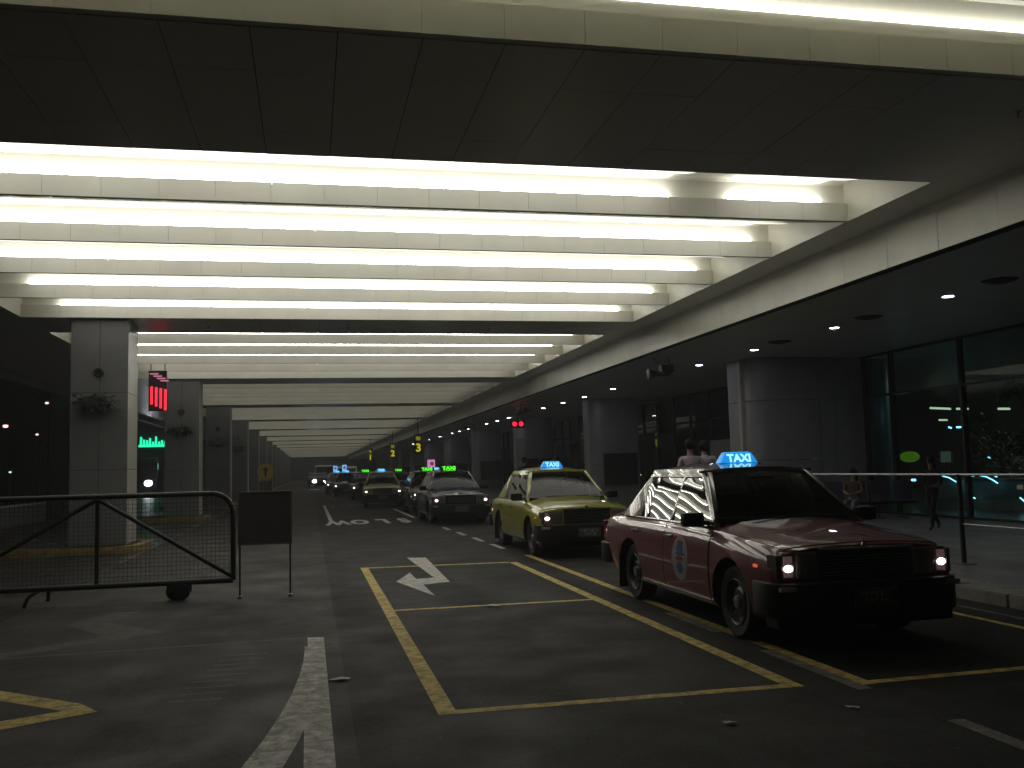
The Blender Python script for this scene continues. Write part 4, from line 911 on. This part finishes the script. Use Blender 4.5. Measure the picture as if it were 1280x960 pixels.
def roundel(t, side=-1):
    """white oval door badge with blue and red shapes"""
    y, z = -.33, .60; wb = mat('badge_white', (.28, .28, .27), .4); bb = mat('badge_blue', (.02, .06, .20), .4); rb = mat('badge_red', (.18, .012, .02), .4)
    def disc(nm, ry, rz, cy, cz, off, M, par, inner=None):
        bm = bmesh.new(); n = 36
        O = [(cy + ry * math.cos(2 * math.pi * i / n), cz + rz * math.sin(2 * math.pi * i / n)) for i in range(n)]
        v = [bm.verts.new((side * (side_x(a, b) + off), a, b)) for a, b in O]
        if inner:
            I = [(cy + ry * inner * math.cos(2 * math.pi * i / n), cz + rz * inner * math.sin(2 * math.pi * i / n)) for i in range(n)]; w = [bm.verts.new((side * (side_x(a, b) + off), a, b)) for a, b in I]
            for i in range(n): bm.faces.new((v[i], v[(i + 1) % n], w[(i + 1) % n], w[i]))
        else:
            c = bm.verts.new((side * (side_x(cy, cz) + off), cy, cz))
            for i in range(n): bm.faces.new((v[i], v[(i + 1) % n], c))
        return fin(nm, bm, M, par)
    b = disc('door_badge', .205, .215, y, z, .0095, wb, t)
    disc('badge_ring', .185, .195, y, z, .0115, mat('badge_grey', (.18, .22, .26), .5), b, .90)
    disc('badge_mark', .085, .065, y - .0, z + .085, .0125, bb, b); disc('badge_mark', .085, .055, y, z - .095, .0125, bb, b); disc('badge_stripe', .10, .022, y, z - .005, .013, rb, b)
RED = {'paint_red': PAINT, 'paint_silver': PAINTROOF}
yp = paint('paint_yellow', (.29, .275, .03), .1, .3); bp_ = paint('paint_navy', (.012, .022, .06), .2, .3); kp = paint('paint_black', (.015, .016, .018), .2, .3); bl2 = paint('paint_teal', (.015, .05, .07), .2, .3); wp = paint('paint_white', (.45, .45, .42), .1, .3)
def P2(a, b=None): return {'paint_red': a, 'paint_silver': b or a}
TX = [  # x, front y, yaw, paints, sign, ad, label
    (4.42, 6.94, 0, None, 'blue', None, 'dark red taxi with silver roof and oval door badge, nearest of the queue'),
    (4.55, 15.35, 0, P2(yp), 'blue', None, 'yellow green taxi with lit blue roof sign, second in the queue behind the red one'),
    (4.12, 26.2, 0, P2(bp_, kp), 'green', None, 'navy taxi with a green lit roof sign, third in the queue'),
    (4.30, 33.2, 0, P2(kp), 'green', None, 'black taxi with green roof sign mostly hidden behind the navy taxi'),
    (3.12, 40.4, -.05, P2(yp), 'blue', None, 'smaller yellow taxi with cyan roof sign standing beyond the SLOW marking'),
    (3.05, 51.6, -.02, P2(kp), 'green', None, 'dark taxi with green roof sign between the far yellow taxi and the black one'),
    (2.30, 59.4, -.02, P2(kp, yp), 'blue', adb, 'dark taxi with yellowish bonnet roof and blue advert board, leftmost of the far queue'),
    (5.45, 39.6, 0, P2(bl2), 'blue', adm, 'teal taxi with pink and blue roof advert behind the navy taxi'),
    (5.25, 55.5, 0, P2(bp_), 'green', None, 'dark blue taxi in the right lane behind the far yellow taxi'),
    (1.95, 67.5, 0, P2(wp), 'blue', adb, 'pale taxi with blue roof lights just behind the leftmost far taxi'),
    (3.6, 74.0, 0, P2(wp, wp), 'none', None, 'pale roofed taxi farthest back in the middle of the queue'),
]
protos_done = False
carlist = []
for i, (x, yf_, yaw, pp, sgn_, ad, lb) in enumerate(TX):
    carlist.append(proto if i == 0 else copy_tree(proto, None, pp))
for c, (x, yf_, yaw, pp, sgn_, ad, lb) in zip(carlist, TX):
    c.name = 'taxi'; c.location = (x, yf_ + 2.33, .001); c.rotation_euler = (0, 0, yaw); tag(c, lb, 'taxi', 'taxis queuing in the lane')
    if sgn_ != 'none': roof_sign(c, sgn_)
    if ad: ad_sign(c, ad)
roundel(carlist[0])
for i in range(2):
    # plates on the two nearest cars carry faint worn characters
    pl = [k for k in bpy.data.objects if k.parent == carlist[i] and k.name.startswith('number_plate')][0]
    for z, w_, n_ in ((.458, .30, 7), (.398, .22, 5)):
        bm = bmesh.new()
        for k in range(n_): xx = -w_ / 2 + w_ * (k + .5) / n_; box(bm, (xx - .012, YF - .1445, z - .022), (xx - .006, YF - .143, z + .022)); box(bm, (xx - .006, YF - .1445, z + random.choice((-.022, -.003, .016))), (xx + .012, YF - .143, z + .022))
        fin('plate_characters', bm, platel, pl)
# car with bright headlights, farther on the open lane
def simple_vehicle(name, loc, L, Wd, Ht, M, lamps, lb, cat, lampmat, screen_z, yaw=0):
    t = empty(name, loc, yaw, label=lb, cat=cat); bm = bmesh.new()
    pr = [(0, .35), (0, screen_z - .05), (.12, screen_z), (.55 if Ht < 2.3 else .2, Ht - .08), (.8 if Ht < 2.3 else .4, Ht), (L - .3, Ht), (L, Ht - .25), (L, .35)]
    prism(bm, pr, -Wd / 2, Wd / 2, 'x'); fin('body', bm, M, t, bevel=.05, smooth=40)
    bm = bmesh.new(); yb = .55 if Ht < 2.3 else .2; pr = [(.09, screen_z + .05), (yb - .06, Ht - .16), (yb - .03, Ht - .16), (.15, screen_z + .05)]
    prism(bm, pr, -Wd / 2 + .1, Wd / 2 - .1, 'x'); fin('windscreen', bm, mat('far_glass', (.01, .012, .013), .08), t)
    for s in (-1, 1):
        for k in range(3): y0 = .9 + (L - 1.4) * k / 3; BX('side_window', (s * Wd / 2 - .02, y0, screen_z + .08), (s * Wd / 2 + .012, y0 + (L - 1.4) / 3 - .1, Ht - .22), MC['far_glass'], t)
        for y0 in (.8, L - .8): bm = bmesh.new(); lathe(bm, [(-.1, .001), (-.1, .30), (-.08, .33), (.08, .33), (.1, .30), (.1, .001)], 20, 'x', (s * (Wd / 2 - .08), y0, .33)); fin('wheel', bm, rubber, t, smooth=40)
    for x, z, r, nm in lamps:
        bm = bmesh.new(); bmesh.ops.create_uvsphere(bm, u_segments=14, v_segments=8, radius=r, matrix=Matrix.Translation((x, -.02, z)) @ Matrix.Diagonal((1.2, .3, 1, 1))); fin('headlight', bm, lampmat, t, smooth=60)
    BX('bumper', (-Wd / 2 - .02, -.08, .28), (Wd / 2 + .02, .1, .55), black, t, bevel=.02)
    return t
hb = emis('headlamp_white', (.90, .92, 1), 30, sampling='AUTO')
simple_vehicle('car', (.75, 93, .0), 4.4, 1.75, 1.5, kp, [(-.30, .72, .15, 0), (.62, .70, .05, 0)], 'dark car driving toward the camera with one dazzling headlight, left of the queue', 'car', hb, .95)
simple_vehicle('van', (3.1, 84, .0), 4.9, 1.9, 2.0, wp, [(-.6, .8, .04, 0), (.6, .8, .04, 0)], 'white van whose pale roof shows above the far end of the taxi queue', 'van', whitebulb, 1.15)
simple_vehicle('van', (1.6, 104, .0), 5.2, 2.0, 2.3, wp, [(.6, .8, .04, 0)], 'tall pale van at the far end of the tunnel behind the dazzling car', 'van', whitebulb, 1.25)
# the bus on the far left road
bt_ = bus; 
bm = bmesh.new(); prism(bm, [(0, .3), (0, 3.0), (.15, 3.1), (11, 3.1), (11, .3)], -1.3, 1.25, 'x'); fin('body', bm, kp, bt_, bevel=.05)
BX('windscreen', (-1.15, -.02, 1.3), (1.1, .01, 2.7), MC['far_glass'], bt_)
for x, r in ((.55, .24), (-.9, .03)):
    bm = bmesh.new(); bmesh.ops.create_uvsphere(bm, u_segments=14, v_segments=8, radius=r, matrix=Matrix.Translation((x, -.08, 1.0)) @ Matrix.Diagonal((1.3, .25, 1, 1))); fin('headlight', bm, hb, bt_, smooth=60)
for s in (-1.28, 1.23):
    for y0 in (2.4, 8.4): bm = bmesh.new(); lathe(bm, [(-.12, .001), (-.12, .45), (.12, .45), (.12, .001)], 20, 'x', (s * .95, y0, .45)); fin('wheel', bm, rubber, bt_)
# ------------------------------------------------------------------ people
def person(label, loc, rz, pose, top, legs, skin=(.16, .09, .06), hair=(.008, .007, .007), h=1.7, longhair=False, extras=None):
    t = empty('person', loc, rz, label=label, cat='person'); k = h / 1.7
    J = dict(pel=(0, 0, .93), wst=(0, -.01, 1.06), chs=(0, 0, 1.27), nck=(0, 0, 1.45), hd0=(0, -.015, 1.53), hd1=(0, -.02, 1.61), hd2=(0, -.01, 1.66),
             hL=(.09, 0, .88), kL=(.10, -.01, .49), aL=(.10, .02, .09), tL=(.11, -.13, .035), sL=(.175, 0, 1.39), eL=(.22, .02, 1.12), wL=(.235, -.03, .88))
    for a in ('h', 'k', 'a', 't', 's', 'e', 'w'): J[a + 'R'] = (-J[a + 'L'][0],) + J[a + 'L'][1:]
    J.update(pose)
    for sd, s in (('L', 1), ('R', -1)):                                # palm and five fingers hang on from the wrist
        wv = Vector(J['w' + sd]); fd = (wv - Vector(J['e' + sd])).normalized(); sx = Vector((0, -1, 0)) if abs(fd.y) < .7 else Vector((s * 1, 0, 0))
        J['p' + sd] = tuple(wv + fd * .06)
        for q, (off, ln) in enumerate(((.028, .065), (.010, .078), (-.009, .072), (-.027, .055))):
            J['f%d%s' % (q, sd)] = tuple(wv + fd * .09 + sx * off); J['g%d%s' % (q, sd)] = tuple(wv + fd * (.09 + ln * .9) + sx * off * .9 + Vector((-s * .018, 0, 0)))
        J['u0' + sd] = tuple(wv + fd * .05 + sx * .035); J['u1' + sd] = tuple(wv + fd * .09 + sx * .055)
    RAD = dict(pel=(.145, .11), wst=(.13, .095), chs=(.155, .105), nck=(.05, .05), hd0=(.062, .075), hd1=(.074, .088), hd2=(.060, .072), h=(.085, .09), k=(.056, .06), a=(.04, .045), t=(.038, .028), s=(.058, .058), e=(.042, .042), w=(.028, .024), p=(.034, .018), f=(.0095, .0095), g=(.0075, .0075), u=(.010, .010))
    names = list(J); idx = {n: i for i, n in enumerate(names)}
    E = [('pel', 'wst'), ('wst', 'chs'), ('chs', 'nck'), ('nck', 'hd0'), ('hd0', 'hd1'), ('hd1', 'hd2')]
    for sd in 'LR':
        E += [('pel', 'h' + sd), ('h' + sd, 'k' + sd), ('k' + sd, 'a' + sd), ('a' + sd, 't' + sd), ('chs', 's' + sd), ('s' + sd, 'e' + sd), ('e' + sd, 'w' + sd), ('w' + sd, 'p' + sd), ('p' + sd, 'u0' + sd), ('u0' + sd, 'u1' + sd)]
        for q in range(4): E += [('p' + sd, 'f%d%s' % (q, sd)), ('f%d%s' % (q, sd), 'g%d%s' % (q, sd))]
    me = bpy.data.meshes.new('sk'); me.from_pydata([tuple(c * k for c in J[n]) for n in names], [(idx[a], idx[b]) for a, b in E], []); o = bpy.data.objects.new('sk', me); COL.objects.link(o)
    o.modifiers.new('s', 'SKIN'); sv = me.skin_vertices[0].data
    for n in names:
        r = RAD.get(n) or RAD[n[0]]; sv[idx[n]].radius = (r[0] * k, r[1] * k); sv[idx[n]].use_root = (n == 'pel')
    sb_ = o.modifiers.new('u', 'SUBSURF'); sb_.levels = 1; sb_.render_levels = 1
    dg = bpy.context.evaluated_depsgraph_get(); bmh = bpy.data.meshes.new_from_object(o.evaluated_get(dg)); bpy.data.objects.remove(o)
    bmh.materials.clear(); key = str(top) + str(legs)
    for mm in (mat('skin' + str(skin), skin, .5), mat('cloth_top' + str(top), top, .9, spec=.1, var=.1), mat('cloth_leg' + str(legs), legs, .9, spec=.1), mat('shoe', (.012, .012, .012), .4)): bmh.materials.append(mm)
    seg = [(a, b, (1 if (a in ('wst', 'chs') and b != 'nck') or b in ('wst', 'chs', 'sL', 'sR', 'eL', 'eR') else 2 if b[0] in 'hk' and b[:2] != 'hd' or (b[0] == 'a') else 3 if b[0] == 't' else 0)) for a, b in E]
    for p in bmh.polygons:
        p.use_smooth = True; best = 9; c = p.center / k
        for a, b, mi in seg:
            A, B = Vector(J[a]), Vector(J[b]); ab = B - A; tt = max(0, min(1, (c - A).dot(ab) / ab.length_squared)); d = (A + ab * tt - c).length
            if d < best:
                best = d; m_ = mi
                if (a, b) == ('chs', 'nck'): m_ = 0 if tt > .8 else 1
                if a[0] == 'e' and b[0] == 'w': m_ = 1 if tt < (.25 if not extras else .1) else 0
        p.material_index = m_
    ob = bpy.data.objects.new('body', bmh); link(ob, t)
    # hair, nose, ears, eyes as children of the figure
    h1 = Vector(J['hd1']) * k; hm = mat('hair', hair, .7, spec=.15)
    bm = bmesh.new(); bmesh.ops.create_uvsphere(bm, u_segments=18, v_segments=12, radius=.104 * k, matrix=Matrix.Translation(h1 + Vector((0, .026, .026)) * k) @ Matrix.Diagonal((.97, 1.04, 1.04, 1)))
    if longhair:
        bmesh.ops.create_uvsphere(bm, u_segments=14, v_segments=10, radius=.10 * k, matrix=Matrix.Translation(h1 + Vector((0, .065, -.10)) * k) @ Matrix.Diagonal((.95, .55, 1.5, 1)))
    for v in bm.verts: v.co += Vector((random.uniform(-1, 1), random.uniform(-1, 1), random.uniform(-1, 1))) * .004
    fin('hair', bm, hm, t, smooth=80)
    bm = bmesh.new(); f0 = h1 + Vector((0, -.088, -.01)) * k
    bmesh.ops.create_cone(bm, segments=8, radius1=.014 * k, radius2=.006 * k, depth=.04 * k, matrix=Matrix.Translation(f0 + Vector((0, -.004, -.005)) * k) @ Matrix.Rotation(.35, 4, 'X'))
    for s in (-1, 1): bmesh.ops.create_uvsphere(bm, u_segments=10, v_segments=6, radius=.022 * k, matrix=Matrix.Translation(h1 + Vector((s * .082, .01, -.01)) * k) @ Matrix.Diagonal((.3, .7, 1.2, 1)))
    fin('nose_and_ears', bm, bmh.materials[0], t, smooth=60)
    bm = bmesh.new()
    for s in (-1, 1): bmesh.ops.create_uvsphere(bm, u_segments=8, v_segments=6, radius=.009 * k, matrix=Matrix.Translation(h1 + Vector((s * .028, -.080, .012)) * k))
    box(bm, tuple(h1 + Vector((-.022, -.088, -.052)) * k), tuple(h1 + Vector((.022, -.082, -.046)) * k)); fin('eyes_and_mouth', bm, mat('eye_dark', (.02, .01, .01), .3), t)
    return t
white_shirt = (.42, .36, .40)
fold = dict(wL=(.10, -.20, 1.10), wR=(-.10, -.22, 1.12), eL=(.23, -.02, 1.12), eR=(-.23, -.02, 1.12))
person('man in a pale shirt over the red taxi roof, left one of the pair', (7.50, 18.0, .125), R_(168), fold, white_shirt, (.02, .02, .03), h=1.86)
person('man in a pale shirt leaning behind the red taxi roof, right of his companion', (7.98, 18.4, .125), R_(150), dict(nck=(.02, -.06, 1.43), hd0=(.02, -.09, 1.50), hd1=(.02, -.10, 1.58), hd2=(.02, -.10, 1.63), **fold), white_shirt, (.02, .02, .03), h=1.86)
person('woman in black striding along the pavement with her arms in front', (11.64, 16.2, .125), R_(-62), dict(hL=(.08, -.02, .88), kL=(.08, -.20, .52), aL=(.08, -.26, .12), tL=(.08, -.40, .05), kR=(-.08, .08, .48), aR=(-.08, .38, .16), tR=(-.08, .34, .03), wL=(.18, -.24, 1.06), eL=(.22, -.02, 1.10), wR=(-.2, .18, .90), eR=(-.22, .10, 1.12)), (.012, .012, .014), (.012, .012, .014), h=1.40, longhair=True)
person('seated woman with dark hair and bare arms, beyond the bonnet of the red taxi', (12.35, 20.05, -.02), R_(-48), dict(pel=(0, .05, .60), wst=(0, .06, .74), chs=(0, .05, .95), nck=(0, .03, 1.13), hd0=(0, .01, 1.20), hd1=(0, 0, 1.28), hd2=(0, .01, 1.33), hL=(.09, 0, .58), hR=(-.09, 0, .58), kL=(.10, -.42, .60), kR=(-.10, -.42, .60), aL=(.10, -.46, .22), aR=(-.10, -.40, .22), tL=(.10, -.60, .17), tR=(-.10, -.55, .17),
       sL=(.17, .04, 1.07), sR=(-.17, .04, 1.07), eL=(.22, -.05, .84), eR=(-.22, -.05, .84), wL=(.08, -.28, .80), wR=(-.08, -.28, .80)), (.10, .075, .06), (.20, .19, .20), skin=(.28, .17, .10), h=1.62, longhair=True, extras=1)
for x, y, rz, lb, hh in ((8.0, 30.6, 200, 'dark figure on the pavement above the yellow taxi boot, rightmost of three', 1.72), (7.75, 31.8, 140, 'dark figure standing between the navy and the yellow taxi, middle of three', 1.66), (7.55, 33.4, 190, 'dark figure over the navy taxi roof corner, leftmost of three', 1.74)):
    person(lb, (x, y, .125), R_(rz), fold, (.03, .03, .035), (.015, .015, .018), h=hh)

# ------------------------------------------------------------------ haze volume added for the lens veil and glow round the lamps
hzm = bpy.data.materials.new('haze'); hzm.use_nodes = True; hn = hzm.node_tree; hn.nodes.remove(hn.nodes['Principled BSDF'])
pv = hn.nodes.new('ShaderNodeVolumePrincipled'); pv.inputs['Density'].default_value = .0019; pv.inputs['Color'].default_value = (.95, .95, .95, 1); pv.inputs['Anisotropy'].default_value = .5
hn.links.new(pv.outputs[0], [n for n in hn.nodes if n.type == 'OUTPUT_MATERIAL'][0].inputs['Volume'])
BX('haze', (-60, -9, -1.1), (62, 215, 19), hzm, kind='stuff')
